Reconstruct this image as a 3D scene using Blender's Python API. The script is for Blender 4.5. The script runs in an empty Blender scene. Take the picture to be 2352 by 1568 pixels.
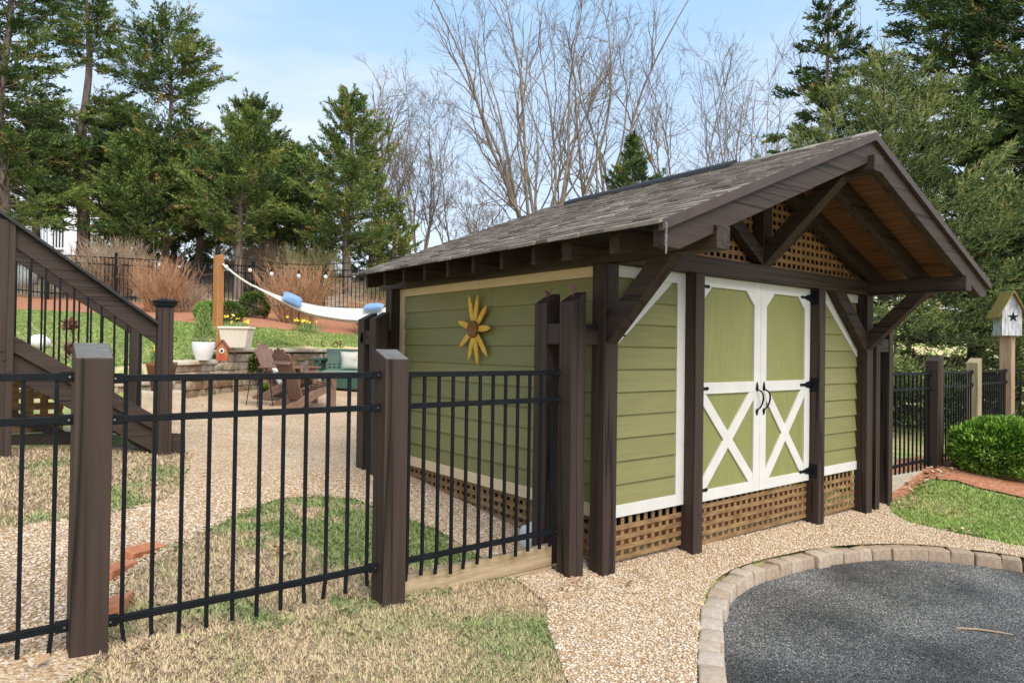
import bpy, bmesh, math, random
import numpy as np
from mathutils import Vector, Matrix
from mathutils.geometry import delaunay_2d_cdt

# ------------------------------------------------------------------ camera, sky, sun, exposure
S = bpy.context.scene
COL = S.collection
CAM = np.array([-3.62931586, -3.53441382, 1.66866249])
YAW, PIT, ROL, FOC = 0.663357892, 0.0117577419, 0.0140245745, 1572.18259
_cy, _sy, _cp, _sp = math.cos(YAW), math.sin(YAW), math.cos(PIT), math.sin(PIT)
FW = np.array([_sy*_cp, _cy*_cp, _sp]); _r = np.array([_cy, -_sy, 0.]); _u = np.cross(_r, FW)
RT = _r*math.cos(ROL) + _u*math.sin(ROL); UP = _u*math.cos(ROL) - _r*math.sin(ROL)
cd = bpy.data.cameras.new('camera'); cam = bpy.data.objects.new('camera', cd); COL.objects.link(cam)
cd.sensor_width = 36; cd.lens = FOC/2352*36; cd.clip_end = 600; cd.clip_start = .05
M = Matrix.Identity(4)
for i in range(3):
    M[i][0], M[i][1], M[i][2], M[i][3] = RT[i], UP[i], -FW[i], CAM[i]
cam.matrix_world = M
S.camera = cam
S.view_settings.view_transform = 'Standard'; S.view_settings.look = 'None'
S.view_settings.gamma = 1; S.view_settings.exposure = 0.92

SUN_EL, SUN_AZ = math.radians(50), math.radians(-171)     # azimuth from +Y towards +X of where the sun stands
w = bpy.data.worlds.new('World'); S.world = w; w.use_nodes = True
nt = w.node_tree; nt.nodes.clear()
N = nt.nodes.new; Lk = nt.links.new
out = N('ShaderNodeOutputWorld'); bg = N('ShaderNodeBackground'); sky = N('ShaderNodeTexSky')
sky.sky_type = 'NISHITA'; sky.sun_disc = False; sky.sun_elevation = SUN_EL; sky.sun_rotation = SUN_AZ
sky.air_density = 1.0; sky.dust_density = 1.2; sky.ozone_density = 1.5
tc = N('ShaderNodeTexCoord'); mp = N('ShaderNodeMapping'); mp.inputs['Scale'].default_value = (1, 1, 3.2)
nz = N('ShaderNodeTexNoise'); nz.inputs['Scale'].default_value = 2.3; nz.inputs['Detail'].default_value = 7; nz.inputs['Roughness'].default_value = .55
cr = N('ShaderNodeValToRGB'); cr.color_ramp.elements[0].position = .45; cr.color_ramp.elements[1].position = .66
sep = N('ShaderNodeSeparateXYZ')
hz = N('ShaderNodeMapRange'); hz.inputs[1].default_value = 0.0; hz.inputs[2].default_value = .46; hz.inputs[3].default_value = .92; hz.inputs[4].default_value = .10
mul = N('ShaderNodeMath'); mul.operation = 'MULTIPLY_ADD'; mul.inputs[1].default_value = .5
mx = N('ShaderNodeMix'); mx.data_type = 'RGBA'; mx.inputs[0].default_value = .8
vc = N('ShaderNodeMix'); vc.data_type = 'RGBA'; vc.inputs[6].default_value = (1.75, 3.0, 4.6, 1); vc.inputs[7].default_value = (4.5, 4.6, 4.7, 1)
Lk(tc.outputs['Generated'], mp.inputs[0]); Lk(mp.outputs[0], nz.inputs['Vector']); Lk(nz.outputs[0], cr.inputs[0])
Lk(tc.outputs['Generated'], sep.inputs[0]); Lk(sep.outputs[2], hz.inputs[0])
Lk(cr.outputs[0], mul.inputs[0]); Lk(hz.outputs[0], mul.inputs[2]); mul.use_clamp = True
Lk(mul.outputs[0], vc.inputs[0]); Lk(vc.outputs[2], mx.inputs[7]); Lk(sky.outputs[0], mx.inputs[6])
Lk(mx.outputs[2], bg.inputs[0]); bg.inputs[1].default_value = .13; Lk(bg.outputs[0], out.inputs[0])
sl = bpy.data.lights.new('sun', 'SUN'); sun = bpy.data.objects.new('sun', sl); COL.objects.link(sun)
sl.energy = 2.4; sl.angle = math.radians(48); sl.color = (1, .93, .83)
sd = Vector((math.sin(SUN_AZ)*math.cos(SUN_EL), math.cos(SUN_AZ)*math.cos(SUN_EL), math.sin(SUN_EL)))
sun.rotation_euler = sd.to_track_quat('Z', 'Y').to_euler(); sun.location = (-4, -12, 14)

def at(px, py, D):
    """world point seen at a place of the 2352 x 1568 photograph, D metres deep"""
    d = FW*FOC + RT*(px-1176.) - UP*(py-784.)
    return CAM + d*(D/FOC)

rng = np.random.default_rng(7); random.seed(7)

# ------------------------------------------------------------------ materials
def mat(name, col, rough=.6, col2=None, nscale=8., stretch=(1, 1, 1), bump=0., bscale=None, detail=5, spec=.3,
        crack=None, tint=None, metallic=0., mixpos=(.35, .7), col3=None):
    m = bpy.data.materials.new(name); m.use_nodes = True
    t = m.node_tree; b = t.nodes['Principled BSDF']
    b.inputs['Roughness'].default_value = rough; b.inputs['Specular IOR Level'].default_value = spec; b.inputs['Metallic'].default_value = metallic
    n = t.nodes.new; l = t.links.new
    cur = None
    c4 = lambda c: (c[0], c[1], c[2], 1)
    tcn = n('ShaderNodeTexCoord'); mpn = n('ShaderNodeMapping'); mpn.inputs['Scale'].default_value = stretch
    l(tcn.outputs['Object'], mpn.inputs[0])
    if col2 is None and tint is None:
        b.inputs['Base Color'].default_value = c4(col)
    else:
        r = n('ShaderNodeValToRGB')
        if tint is not None:
            a = n('ShaderNodeAttribute'); a.attribute_name = 'tint'
            els = r.color_ramp.elements
            while len(els) < len(tint): els.new(.5)
            for e, (p, c) in zip(els, tint): e.position = p; e.color = c4(c)
            l(a.outputs['Fac'], r.inputs[0])
        else:
            x = n('ShaderNodeTexNoise'); x.inputs['Scale'].default_value = nscale; x.inputs['Detail'].default_value = detail
            l(mpn.outputs[0], x.inputs['Vector'])
            e = r.color_ramp.elements; e[0].position = mixpos[0]; e[1].position = mixpos[1]; e[0].color = c4(col); e[1].color = c4(col2)
            if col3: q = e.new((mixpos[0]+mixpos[1])/2); q.color = c4(col3)
            l(x.outputs[0], r.inputs[0])
        cur = r.outputs[0]
        if tint is not None and col2 is not None:
            x = n('ShaderNodeTexNoise'); x.inputs['Scale'].default_value = nscale; x.inputs['Detail'].default_value = detail
            l(mpn.outputs[0], x.inputs['Vector'])
            mm = n('ShaderNodeMix'); mm.data_type = 'RGBA'; mm.blend_type = 'MULTIPLY'; mm.inputs[0].default_value = 1
            r2 = n('ShaderNodeValToRGB'); e = r2.color_ramp.elements; e[0].position = mixpos[0]; e[1].position = mixpos[1]; e[0].color = c4(col); e[1].color = c4(col2)
            l(x.outputs[0], r2.inputs[0]); l(cur, mm.inputs[6]); l(r2.outputs[0], mm.inputs[7]); cur = mm.outputs[2]
        if crack:
            mp2 = n('ShaderNodeMapping'); mp2.inputs['Scale'].default_value = crack; l(tcn.outputs['Object'], mp2.inputs[0])
            x2 = n('ShaderNodeTexNoise'); x2.inputs['Scale'].default_value = 1; x2.inputs['Detail'].default_value = 2; x2.inputs['Roughness'].default_value = .4
            l(mp2.outputs[0], x2.inputs['Vector'])
            r3 = n('ShaderNodeValToRGB'); e = r3.color_ramp.elements
            e[0].position = .474; e[0].color = (1, 1, 1, 1); e[1].position = .526; e[1].color = (1, 1, 1, 1); q = e.new(.5); q.color = (.16, .15, .14, 1)
            l(x2.outputs[0], r3.inputs[0])
            mm = n('ShaderNodeMix'); mm.data_type = 'RGBA'; mm.blend_type = 'MULTIPLY'; mm.inputs[0].default_value = 1
            l(cur, mm.inputs[6]); l(r3.outputs[0], mm.inputs[7]); cur = mm.outputs[2]
        l(cur, b.inputs['Base Color'])
    if bump:
        x = n('ShaderNodeTexNoise'); x.inputs['Scale'].default_value = bscale or nscale*3; x.inputs['Detail'].default_value = 4
        l(mpn.outputs[0], x.inputs['Vector'])
        bp = n('ShaderNodeBump'); bp.inputs['Strength'].default_value = bump; bp.inputs['Distance'].default_value = .01
        l(x.outputs[0], bp.inputs['Height']); l(bp.outputs[0], b.inputs['Normal'])
    return m

BR1, BR2 = (.037, .0245, .0195), (.060, .041, .033)
def brown(ax):
    st = {'z': (14, 14, .5), 'x': (.5, 14, 14), 'y': (14, .5, 14)}[ax]
    ck = {'z': (9, 9, .16), 'x': (.16, 9, 12), 'y': (9, .16, 12)}[ax]
    return mat('brown_stained_wood_'+ax, BR1, .62, BR2, 1.6, st, .25, 6, crack=ck, spec=.25, mixpos=(.3, .75))
BZ, BX, BY = brown('z'), brown('x'), brown('y')
BRD = mat('dark_brown_paint', (.034, .024, .022), .6, (.06, .042, .037), 3, (2, 2, 2), .15)
GREY_TOP = mat('weathered_wood', (.10, .095, .09), .8, (.17, .16, .15), 14, (1, 6, 1), .3)
GREEN = mat('olive_green_siding', (.93, .93, .93), .55, (1.05, 1.05, 1.05), 3, (1, 1, 14), .08, 14, spec=.25, tint=[(0, (.225, .214, .084)), (1, (.262, .248, .104))])
GREENP = mat('olive_green_panel', (.228, .232, .078), .5, (.258, .260, .094), 4, (6, 6, .8), .05, 10)
WHITE = mat('white_paint', (.62, .60, .565), .5, (.68, .66, .62), 6, (1, 1, 1), .04, 30)
WARM_LIT = mat('warm_lit_trim_paint', (.68, .52, .32), .5, (.76, .59, .38), 5, (1, 1, 1), .04, 30)  # side wall trim: warm light under the eave put into the paint colour
LATT = mat('treated_lattice', (.17, .095, .040), .75, (.33, .205, .095), 3, (2, 2, 8), .25, 10)
RKT = mat('plum_brown_trim', (.056, .040, .036), .6, (.078, .056, .050), 3, (2, 2, 2), .1)
SOFF = mat('stained_soffit', (.11, .046, .018), .55, (.21, .092, .037), 3, (9, .8, 9), .15, 8)
SHING = mat('weathered_shingle', (.8, .8, .8), .9, (1.1, 1.09, 1.08), 22, (1, 1, 1), .2, 60,
            tint=[(0, (.105, .082, .066)), (.3, (.17, .138, .113)), (.7, (.24, .20, .168)), (1, (.33, .285, .245))])
ASPH_CAP = mat('black_ridge_vent', (.018, .018, .02), .7, (.035, .035, .038), 30, bump=.2)
METAL = mat('black_metal', (.0055, .0065, .0085), .55, (.009, .0105, .0135), 12, spec=.16)
STEEL = mat('galvanised_steel', (.32, .32, .33), .4, metallic=.9)
TIMBER = mat('pressure_treated_timber', (.28, .20, .115), .8, (.48, .37, .23), 3, (.9, 5, 9), .4, 9)
STONE = mat('tumbled_paver', (.82, .82, .82), .9, (1.1, 1.1, 1.1), 26, bump=.5, bscale=90,
            tint=[(0, (.36, .265, .19)), (.5, (.44, .35, .265)), (1, (.49, .445, .385))])
BLOCK = mat('tan_wall_block', (.55, .5, .46), .95, (1.15, 1.13, 1.1), 9, bump=.9, bscale=22,
            tint=[(0, (.30, .19, .11)), (.5, (.46, .36, .25)), (1, (.58, .52, .44))])
BRICK = mat('terracotta_brick', (.42, .15, .075), .85, (.55, .23, .12), 14, bump=.3)

# ------------------------------------------------------------------ helpers
class MB:
    def __init__(s): s.v = []; s.f = []; s.t = []
    def add(s, vs, fs, t=.5):
        n = len(s.v); s.v += [tuple(map(float, p)) for p in vs]; s.f += [tuple(n+i for i in f) for f in fs]; s.t += [t]*len(fs); return s
    def hexa(s, p, t=.5):
        return s.add(p, [(0, 3, 2, 1), (4, 5, 6, 7), (0, 1, 5, 4), (1, 2, 6, 5), (2, 3, 7, 6), (3, 0, 4, 7)], t)
    def box(s, x0, x1, y0, y1, z0, z1, t=.5):
        return s.hexa([(x0, y0, z0), (x1, y0, z0), (x1, y1, z0), (x0, y1, z0), (x0, y0, z1), (x1, y0, z1), (x1, y1, z1), (x0, y1, z1)], t)
    def beam(s, a, b, wd, h, up=(0, 0, 1), t=.5):
        a, b = Vector(a), Vector(b); d = (b-a).normalized(); up = Vector(up)
        sd_ = d.cross(up)
        if sd_.length < 1e-4: sd_ = d.cross(Vector((1, 0, 0)))
        sd_.normalize(); u = sd_.cross(d); p = []
        for c in (a, b):
            for i, j in ((-1, -1), (1, -1), (1, 1), (-1, 1)): p.append(c+sd_*(i*wd/2)+u*(j*h/2))
        return s.hexa(p, t)
    def prism(s, poly, ax, a0, a1, t=.5):
        mk = {'x': lambda p, a: (a, p[0], p[1]), 'y': lambda p, a: (p[0], a, p[1]), 'z': lambda p, a: (p[0], p[1], a)}[ax]
        n = len(poly)
        fs = [tuple(range(n))[::-1], tuple(range(n, 2*n))]+[(i, (i+1) % n, n+(i+1) % n, n+i) for i in range(n)]
        return s.add([mk(p, a0) for p in poly]+[mk(p, a1) for p in poly], fs, t)
    def tube(s, pts, r, n=8, t=.5, cap=True):
        pts = [Vector(p) for p in pts]; m = len(pts)
        rr = r if hasattr(r, '__len__') else [r]*m
        vs = []; prev = None
        for i, p in enumerate(pts):
            d = (pts[min(i+1, m-1)]-pts[max(i-1, 0)]).normalized()
            a = prev if prev is not None else (Vector((0, 0, 1)) if abs(d.z) < .9 else Vector((1, 0, 0)))
            sd_ = (a-d*a.dot(d)).normalized(); prev = sd_; u = d.cross(sd_)
            for k in range(n):
                an = 2*math.pi*k/n; vs.append(p+(sd_*math.cos(an)+u*math.sin(an))*rr[i])
        fs = [(i*n+k, i*n+(k+1) % n, (i+1)*n+(k+1) % n, (i+1)*n+k) for i in range(m-1) for k in range(n)]
        if cap: fs += [tuple(range(n))[::-1], tuple((m-1)*n+k for k in range(n))]
        return s.add(vs, fs, t)
    def lathe(s, prof, c, n=24, t=.5):
        vs = [(c[0]+r*math.cos(2*math.pi*k/n), c[1]+r*math.sin(2*math.pi*k/n), c[2]+z) for r, z in prof for k in range(n)]
        m = len(prof)
        fs = [(i*n+k, i*n+(k+1) % n, (i+1)*n+(k+1) % n, (i+1)*n+k) for i in range(m-1) for k in range(n)]
        fs += [tuple(range(n))[::-1], tuple((m-1)*n+k for k in range(n))]
        return s.add(vs, fs, t)

def root_loc(o):
    while o is not None and o.parent is not None: o = o.parent
    return Vector(o.location) if o is not None else Vector((0, 0, 0))
def build(mb, name, m, parent=None, world=True, bevel=0., smooth=False, label=None, seg=2):
    """ONE mesh object; vertices are given in world coordinates (world=True) or in the thing's own"""
    off = root_loc(parent) if world else Vector((0, 0, 0))
    me = bpy.data.meshes.new(name); me.from_pydata([Vector(p)-off for p in mb.v], [], mb.f); 
    a = me.attributes.new('tint', 'FLOAT', 'FACE'); a.data.foreach_set('value', np.array(mb.t, dtype=np.float32))
    bm = bmesh.new(); bm.from_mesh(me); bmesh.ops.recalc_face_normals(bm, faces=bm.faces); bm.to_mesh(me); bm.free()
    me.materials.append(m)
    if smooth: me.polygons.foreach_set('use_smooth', [True]*len(me.polygons))
    o = bpy.data.objects.new(name, me); COL.objects.link(o)
    if parent is not None: o.parent = parent
    if bevel:
        md = o.modifiers.new('bevel', 'BEVEL'); md.width = bevel; md.segments = seg; md.limit_method = 'ANGLE'; md.angle_limit = math.radians(50)
    if label: o['label'] = label
    return o
def npmesh(name, V, F, m, parent=None, tint=None, smooth=False):
    V = np.asarray(V, dtype=np.float64); F = np.asarray(F, dtype=np.int32)
    if parent is not None: V = V-np.array(root_loc(parent))
    me = bpy.data.meshes.new(name); k = F.shape[1]
    me.vertices.add(len(V)); me.vertices.foreach_set('co', V.astype(np.float32).ravel())
    me.loops.add(F.size); me.loops.foreach_set('vertex_index', F.ravel())
    me.polygons.add(len(F)); me.polygons.foreach_set('loop_start', np.arange(0, F.size, k, dtype=np.int32))
    if tint is not None:
        a = me.attributes.new('tint', 'FLOAT', 'FACE'); a.data.foreach_set('value', np.asarray(tint, dtype=np.float32))
    me.update(calc_edges=True)
    if smooth: me.polygons.foreach_set('use_smooth', np.ones(len(F), dtype=bool))
    me.materials.append(m)
    o = bpy.data.objects.new(name, me); COL.objects.link(o)
    if parent is not None: o.parent = parent
    return o
def tag(o, label, cat, group=None):
    o['label'] = label; o['category'] = cat
    if group: o['group'] = group
    return o
def thing(name, label, cat, loc, rotz=0., group=None):
    o = bpy.data.objects.new(name, None); COL.objects.link(o); o.empty_display_size = .1
    o.location = tuple(float(c) for c in loc); o.rotation_euler = (0, 0, rotz)
    return tag(o, label, cat, group)
def structure(o, kind='structure', label=None):
    o['kind'] = kind
    if label: o['label'] = label
    return o
def copy_tree(o, parent=None):
    c = o.copy(); COL.objects.link(c); c.parent = parent
    for ch in o.children: copy_tree(ch, c)
    return c
ORD = ['first', 'second', 'third', 'fourth', 'fifth', 'sixth', 'seventh', 'eighth', 'ninth', 'tenth', 'eleventh', 'twelfth', 'thirteenth',
       'fourteenth', 'fifteenth', 'sixteenth', 'seventeenth', 'eighteenth', 'nineteenth', 'twentieth']
ORD += ['twenty-'+o for o in ORD[:9]]+['thirtieth']+['thirty-'+o for o in ORD[:9]]

def vnoise(x, y, s, seed=0):
    x = np.asarray(x)/s; y = np.asarray(y)/s
    g = np.random.default_rng(seed).random((64, 64))
    xi = np.floor(x).astype(int); yi = np.floor(y).astype(int); fx = x-xi; fy = y-yi
    fx = fx*fx*(3-2*fx); fy = fy*fy*(3-2*fy)
    q = lambda i, j: g[i % 64, j % 64]
    return (q(xi, yi)*(1-fx)+q(xi+1, yi)*fx)*(1-fy)+(q(xi, yi+1)*(1-fx)+q(xi+1, yi+1)*fx)*fy
def sstep(a, b, x):
    t = np.clip((x-a)/(b-a), 0, 1); return t*t*(3-2*t)
def inpoly(x, y, poly):
    x = np.asarray(x); y = np.asarray(y); c = np.zeros(x.shape, bool); n = len(poly)
    for i in range(n):
        x1, y1 = poly[i]; x2, y2 = poly[(i+1) % n]
        k = ((y1 > y) != (y2 > y)) & (x < (x2-x1)*(y-y1)/((y2-y1) if y2 != y1 else 1e-9)+x1)
        c ^= k
    return c
def smooth_curve(pts, step):
    P = np.array(pts, float); n = len(P); o = []
    for i in range(n-1):
        p0, p1, p2, p3 = P[max(i-1, 0)], P[i], P[i+1], P[min(i+2, n-1)]
        m = max(2, int(np.linalg.norm(p2-p1)/step))
        for k in range(m):
            t = k/m
            o.append(.5*((2*p1)+(-p0+p2)*t+(2*p0-5*p1+4*p2-p3)*t*t+(-p0+3*p1-3*p2+p3)*t**3))
    o.append(P[-1]); return np.array(o)

# ------------------------------------------------------------------ the lie of the land
def G(x, y):
    x = np.asarray(x, float); y = np.asarray(y, float)
    zx = np.where(x < 0, -.068*x, -.025*x)
    zx = np.where(x < -6, .41+.0*x, zx)
    zy = np.where(y > 0, .085*y, .03*np.maximum(y, -6))
    rise = .33*sstep(4.6, 6.6, x)*sstep(-2.2, .1, y)
    far = .05*np.maximum(x-8, 0)*0
    return zx*sstep(60, 8, x)+np.where(x > 3, zy*sstep(11, 3, x), zy)+rise+far
WALL = smooth_curve([(-3.4, 7.6), (-2.2, 7.75), (-1.12, 8.35), (-.05, 9.43), (.72, 9.95), (1.76, 10.75), (3.3, 11.25), (6.5, 11.5)], .1)
def wall_y(x): return np.interp(x, WALL[:, 0], WALL[:, 1])
def wall_top(x): return np.where(np.asarray(x) < -.15, 1.41, 1.62)
_ctrl = [(-.05, 9.45, 1.45), (.72, 10., 1.6), (1.76, 10.8, 1.62), (3.3, 11.3, 1.62), (6.5, 11.5, 1.62), (-1.2, 8.6, 1.38), (-3, 9, 1.35), (-6, 9.5, 1.4), (-9, 10, 1.5)]
for px, py, D in [(40, 687, 20), (170, 692, 20), (460, 708, 20), (580, 717, 20), (645, 724, 20), (810, 742, 20), (950, 748, 20), (584, 733, 16.5), (505, 741, 16.2), (800, 768, 15.6),
                  (590, 757, 15.3), (100, 712, 17.5), (370, 650, 25), (185, 610, 26), (545, 690, 22.5), (797, 672, 23), (1235, 640, 30), (1600, 640, 32), (100, 640, 48), (600, 672, 45), (1900, 760, 20), (1200, 690, 50), (1900, 720, 55), (400, 660, 70), (1500, 690, 80)]:
    _ctrl.append(tuple(at(px, py, D)))
_C = np.array(_ctrl)
def _tps(r2): return np.where(r2 > 1e-9, .5*r2*np.log(r2+1e-12), 0)
_n = len(_C); _K = _tps(((_C[:, None, :2]-_C[None, :, :2])**2).sum(-1))+np.eye(_n)*.6
_P = np.hstack([np.ones((_n, 1)), _C[:, :2]]); _A = np.block([[_K, _P], [_P.T, np.zeros((3, 3))]])
_w = np.linalg.solve(_A, np.concatenate([_C[:, 2], [0, 0, 0]]))
def Hup(x, y):
    x = np.asarray(x, float); y = np.asarray(y, float); sh = x.shape; x = x.ravel(); y = y.ravel()
    z = _w[_n]+_w[_n+1]*x+_w[_n+2]*y
    for i in range(_n): z = z+_w[i]*_tps((x-_C[i, 0])**2+(y-_C[i, 1])**2)
    return z.reshape(sh)
CURB = smooth_curve([(-1.75, -2.25), (-1.25, -1.8), (-.74, -1.39), (-.21, -1.0), (.3, -.66), (.83, -.43), (1.36, -.36), (2.11, -.40), (2.70, -.53), (3.27, -.82), (3.63, -1.23), (3.80, -1.6), (3.92, -2.1), (4.0, -2.8)], .02)
DRIVE = [tuple(p) for p in CURB]+[(4.0, -6), (-2.2, -6), (-2.2, -2.7)]
def H(x, y):
    x = np.asarray(x, float); y = np.asarray(y, float)
    g = G(x, y); h = np.clip(Hup(x, y), -1, 12)
    s = y-wall_y(x)
    wdt = np.where(x < -1.6, 1.6*sstep(-1.6, -3.2, x)+.02, .02)
    s2 = s-np.where(x < -1.6, 0, .17)
    k = sstep(0, 1, np.clip((s2+wdt*.8)/(2*wdt), 0, 1))
    h = np.where((x > -1.5) & (x < 6.6), np.minimum(h, wall_top(x)-.05+.32*np.maximum(s, 0)), h)
    k = k*np.where(x > 6.6, 0, 1)
    # right of the shed the lower garden rises gently into the far slope
    k2 = sstep(9, 26, (x-6)*.5+(y-2))
    k = np.maximum(k, np.where(x > 6.6, k2, 0))
    z = g*(1-k)+h*k
    return z
def ground_at(px, py):
    """where the line of sight of a photograph pixel meets the land"""
    d = FW*FOC+RT*(px-1176.)-UP*(py-784.); d = d/(d @ FW); t = np.arange(2, 30, .02); P = CAM+t[:, None]*d
    k = np.argmax(P[:, 2] <= H(P[:, 0], P[:, 1])); return P[k]
def Hbase(x, y):
    z = H(x, y)-np.where((y > 14) | (x > 14), .35*sstep(0, 3, np.maximum(y-18+.35*x, x-14)), 0)
    return z-.16*inpoly(x, y, [(a+(.0), b-.02) for a, b in DRIVE])

def grid_axis(segs):
    o = []
    for a, b, s in segs: o += list(np.arange(a, b-1e-6, s))
    return np.array(o+[segs[-1][1]])
gx = grid_axis([(-60, -20, 4), (-20, -8, .8), (-8, 7, .12), (7, 14, .4), (14, 40, 1.5), (40, 140, 6)])
gy = grid_axis([(-30, -5, 2.5), (-5, 13, .12), (13, 24, .4), (24, 50, 1.5), (50, 150, 6)])
X, Y = np.meshgrid(gx, gy, indexing='ij'); Z = Hbase(X, Y)+(vnoise(X, Y, .6, 3)-.5)*.02
ni, nj = X.shape; idx = np.arange(ni*nj).reshape(ni, nj)
F = np.stack([idx[:-1, :-1], idx[1:, :-1], idx[1:, 1:], idx[:-1, 1:]], -1).reshape(-1, 4)
SOIL = mat('lawn_thatch', (.58, .45, .28), .95, (.25, .32, .09), 2.2, (1, 1, 1), .6, 40, detail=9, mixpos=(.4, .6), col3=(.38, .36, .14))
structure(npmesh('ground', np.stack([X, Y, Z], -1).reshape(-1, 3), F, SOIL, smooth=True), label='sloping ground of dormant tan and green lawn')

def sheet(name, poly, m, off, hf, step=.15, jit=0., label=None):
    P = np.array(poly, float); B = []
    for i in range(len(P)):
        a, b = P[i], P[(i+1) % len(P)]; n = max(1, int(np.linalg.norm(b-a)/step))
        for k in range(n): B.append(a+(b-a)*k/n)
    B = np.array(B)
    if jit: B = B+rng.normal(0, jit, B.shape)
    x0, y0 = B.min(0); x1, y1 = B.max(0)
    gx_, gy_ = np.meshgrid(np.arange(x0, x1, step), np.arange(y0, y1, step), indexing='ij')
    q = np.stack([gx_.ravel(), gy_.ravel()], -1); q = q[inpoly(q[:, 0], q[:, 1], B)]
    vs = [Vector(p) for p in B]+[Vector(p) for p in q]
    nb = len(B)
    r = delaunay_2d_cdt(vs, [(i, (i+1) % nb) for i in range(nb)], [tuple(range(nb))], 1, 1e-5)
    V = np.array([(p.x, p.y) for p in r[0]]); z = hf(V[:, 0], V[:, 1])+off
    o = npmesh(name, np.column_stack([V, z]), np.array([f for f in r[2] if len(f) == 3]), m, smooth=True)
    return structure(o, label=label)

def gravel_mat():
    m = bpy.data.materials.new('pea_gravel'); m.use_nodes = True; t = m.node_tree; b = t.nodes['Principled BSDF']
    n = t.nodes.new; l = t.links.new; b.inputs['Roughness'].default_value = .85; b.inputs['Specular IOR Level'].default_value = .25
    tcn = n('ShaderNodeTexCoord'); v = n('ShaderNodeTexVoronoi'); v.inputs['Scale'].default_value = 76
    l(tcn.outputs['Object'], v.inputs['Vector'])
    sp = n('ShaderNodeSeparateColor'); l(v.outputs['Color'], sp.inputs[0])
    r = n('ShaderNodeValToRGB'); els = r.color_ramp.elements
    cs = [(0, (.30, .18, .10)), (.2, (.48, .33, .19)), (.45, (.58, .43, .28)), (.7, (.66, .53, .38)), (.88, (.74, .66, .55)), (1, (.42, .36, .31))]
    while len(els) < len(cs): els.new(.5)
    for e, (p, c) in zip(els, cs): e.position = p; e.color = (*c, 1)
    l(sp.outputs[0], r.inputs[0])
    r2 = n('ShaderNodeValToRGB'); r2.color_ramp.elements[0].position = .25; r2.color_ramp.elements[0].color = (1, 1, 1, 1); r2.color_ramp.elements[1].position = .62; r2.color_ramp.elements[1].color = (.78, .73, .67, 1)
    ds = n('ShaderNodeMath'); ds.operation = 'MULTIPLY'; ds.inputs[1].default_value = 1.0; l(v.outputs['Distance'], ds.inputs[0]); l(ds.outputs[0], r2.inputs[0])
    mm = n('ShaderNodeMix'); mm.data_type = 'RGBA'; mm.blend_type = 'MULTIPLY'; mm.inputs[0].default_value = 1; l(r.outputs[0], mm.inputs[6]); l(r2.outputs[0], mm.inputs[7])
    x = n('ShaderNodeTexNoise'); x.inputs['Scale'].default_value = 1.6; x.inputs['Detail'].default_value = 5; l(tcn.outputs['Object'], x.inputs['Vector'])
    r4 = n('ShaderNodeValToRGB'); r4.color_ramp.elements[0].position = .3; r4.color_ramp.elements[0].color = (.86, .82, .77, 1); r4.color_ramp.elements[1].position = .7; r4.color_ramp.elements[1].color = (1.06, 1.05, 1.04, 1); l(x.outputs[0], r4.inputs[0])
    m2 = n('ShaderNodeMix'); m2.data_type = 'RGBA'; m2.blend_type = 'MULTIPLY'; m2.inputs[0].default_value = 1; l(mm.outputs[2], m2.inputs[6]); l(r4.outputs[0], m2.inputs[7])
    l(m2.outputs[2], b.inputs['Base Color'])
    bp = n('ShaderNodeBump'); bp.invert = True; bp.inputs['Strength'].default_value = .45; bp.inputs['Distance'].default_value = .01; l(v.outputs['Distance'], bp.inputs['Height']); l(bp.outputs[0], b.inputs['Normal'])
    return m
GRAVEL = gravel_mat()
FRONT_EDGE = [(-.66, .2), (-.66, .1), (-.74, -.24), (-.98, -.52), (-1.2, -.85), (-1.45, -1.25), (-1.9, -1.95)]
court = [(-7, -.2), (-4.5, -.22), (-3.45, -.16), (-3.2, .02), (-3.08, .4), (-2.98, 1.05), (-2.62, 1.5), (-2.25, 1.85), (-1.9, 2.2), (-1.52, 2.46), (-1.15, 2.52), (-.85, 2.3), (-.68, 1.8), (-.60, 1.2), (-.62, .7), (-.66, .3), (.3, .3),
         (.3, 3.4), (6.2, 3.4), (6.2, 11.45), (3.3, 11.2), (1.76, 10.7), (.72, 9.9), (-.05, 9.38), (-1.12, 8.3), (-1.7, 7.9), (-2.0, 7.2), (-1.9, 5.6), (-1.85, 4.4), (-1.98, 3.95), (-2.2, 3.2), (-2.37, 2.65), (-2.9, 2.3), (-3.49, 2.13), (-7, 2.1)]
sheet('gravel_court', court, GRAVEL, .018, H, .12, .018, 'tan pea gravel court and path behind the picket fence')
front = FRONT_EDGE+[tuple(p) for p in CURB[::6] if p[1] > -2.3 or p[0] < 0][0:]+[(4.25, -2.8), (4.3, -2.0), (4.21, -1.41), (4.14, -.88), (4.16, -.4), (4.5, -.08), (4.89, .13), (4.92, .32), (.2, .32)]
sheet('gravel_bed', front, GRAVEL, .018, H, .1, .0, 'tan pea gravel strip in front of the shed')
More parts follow.
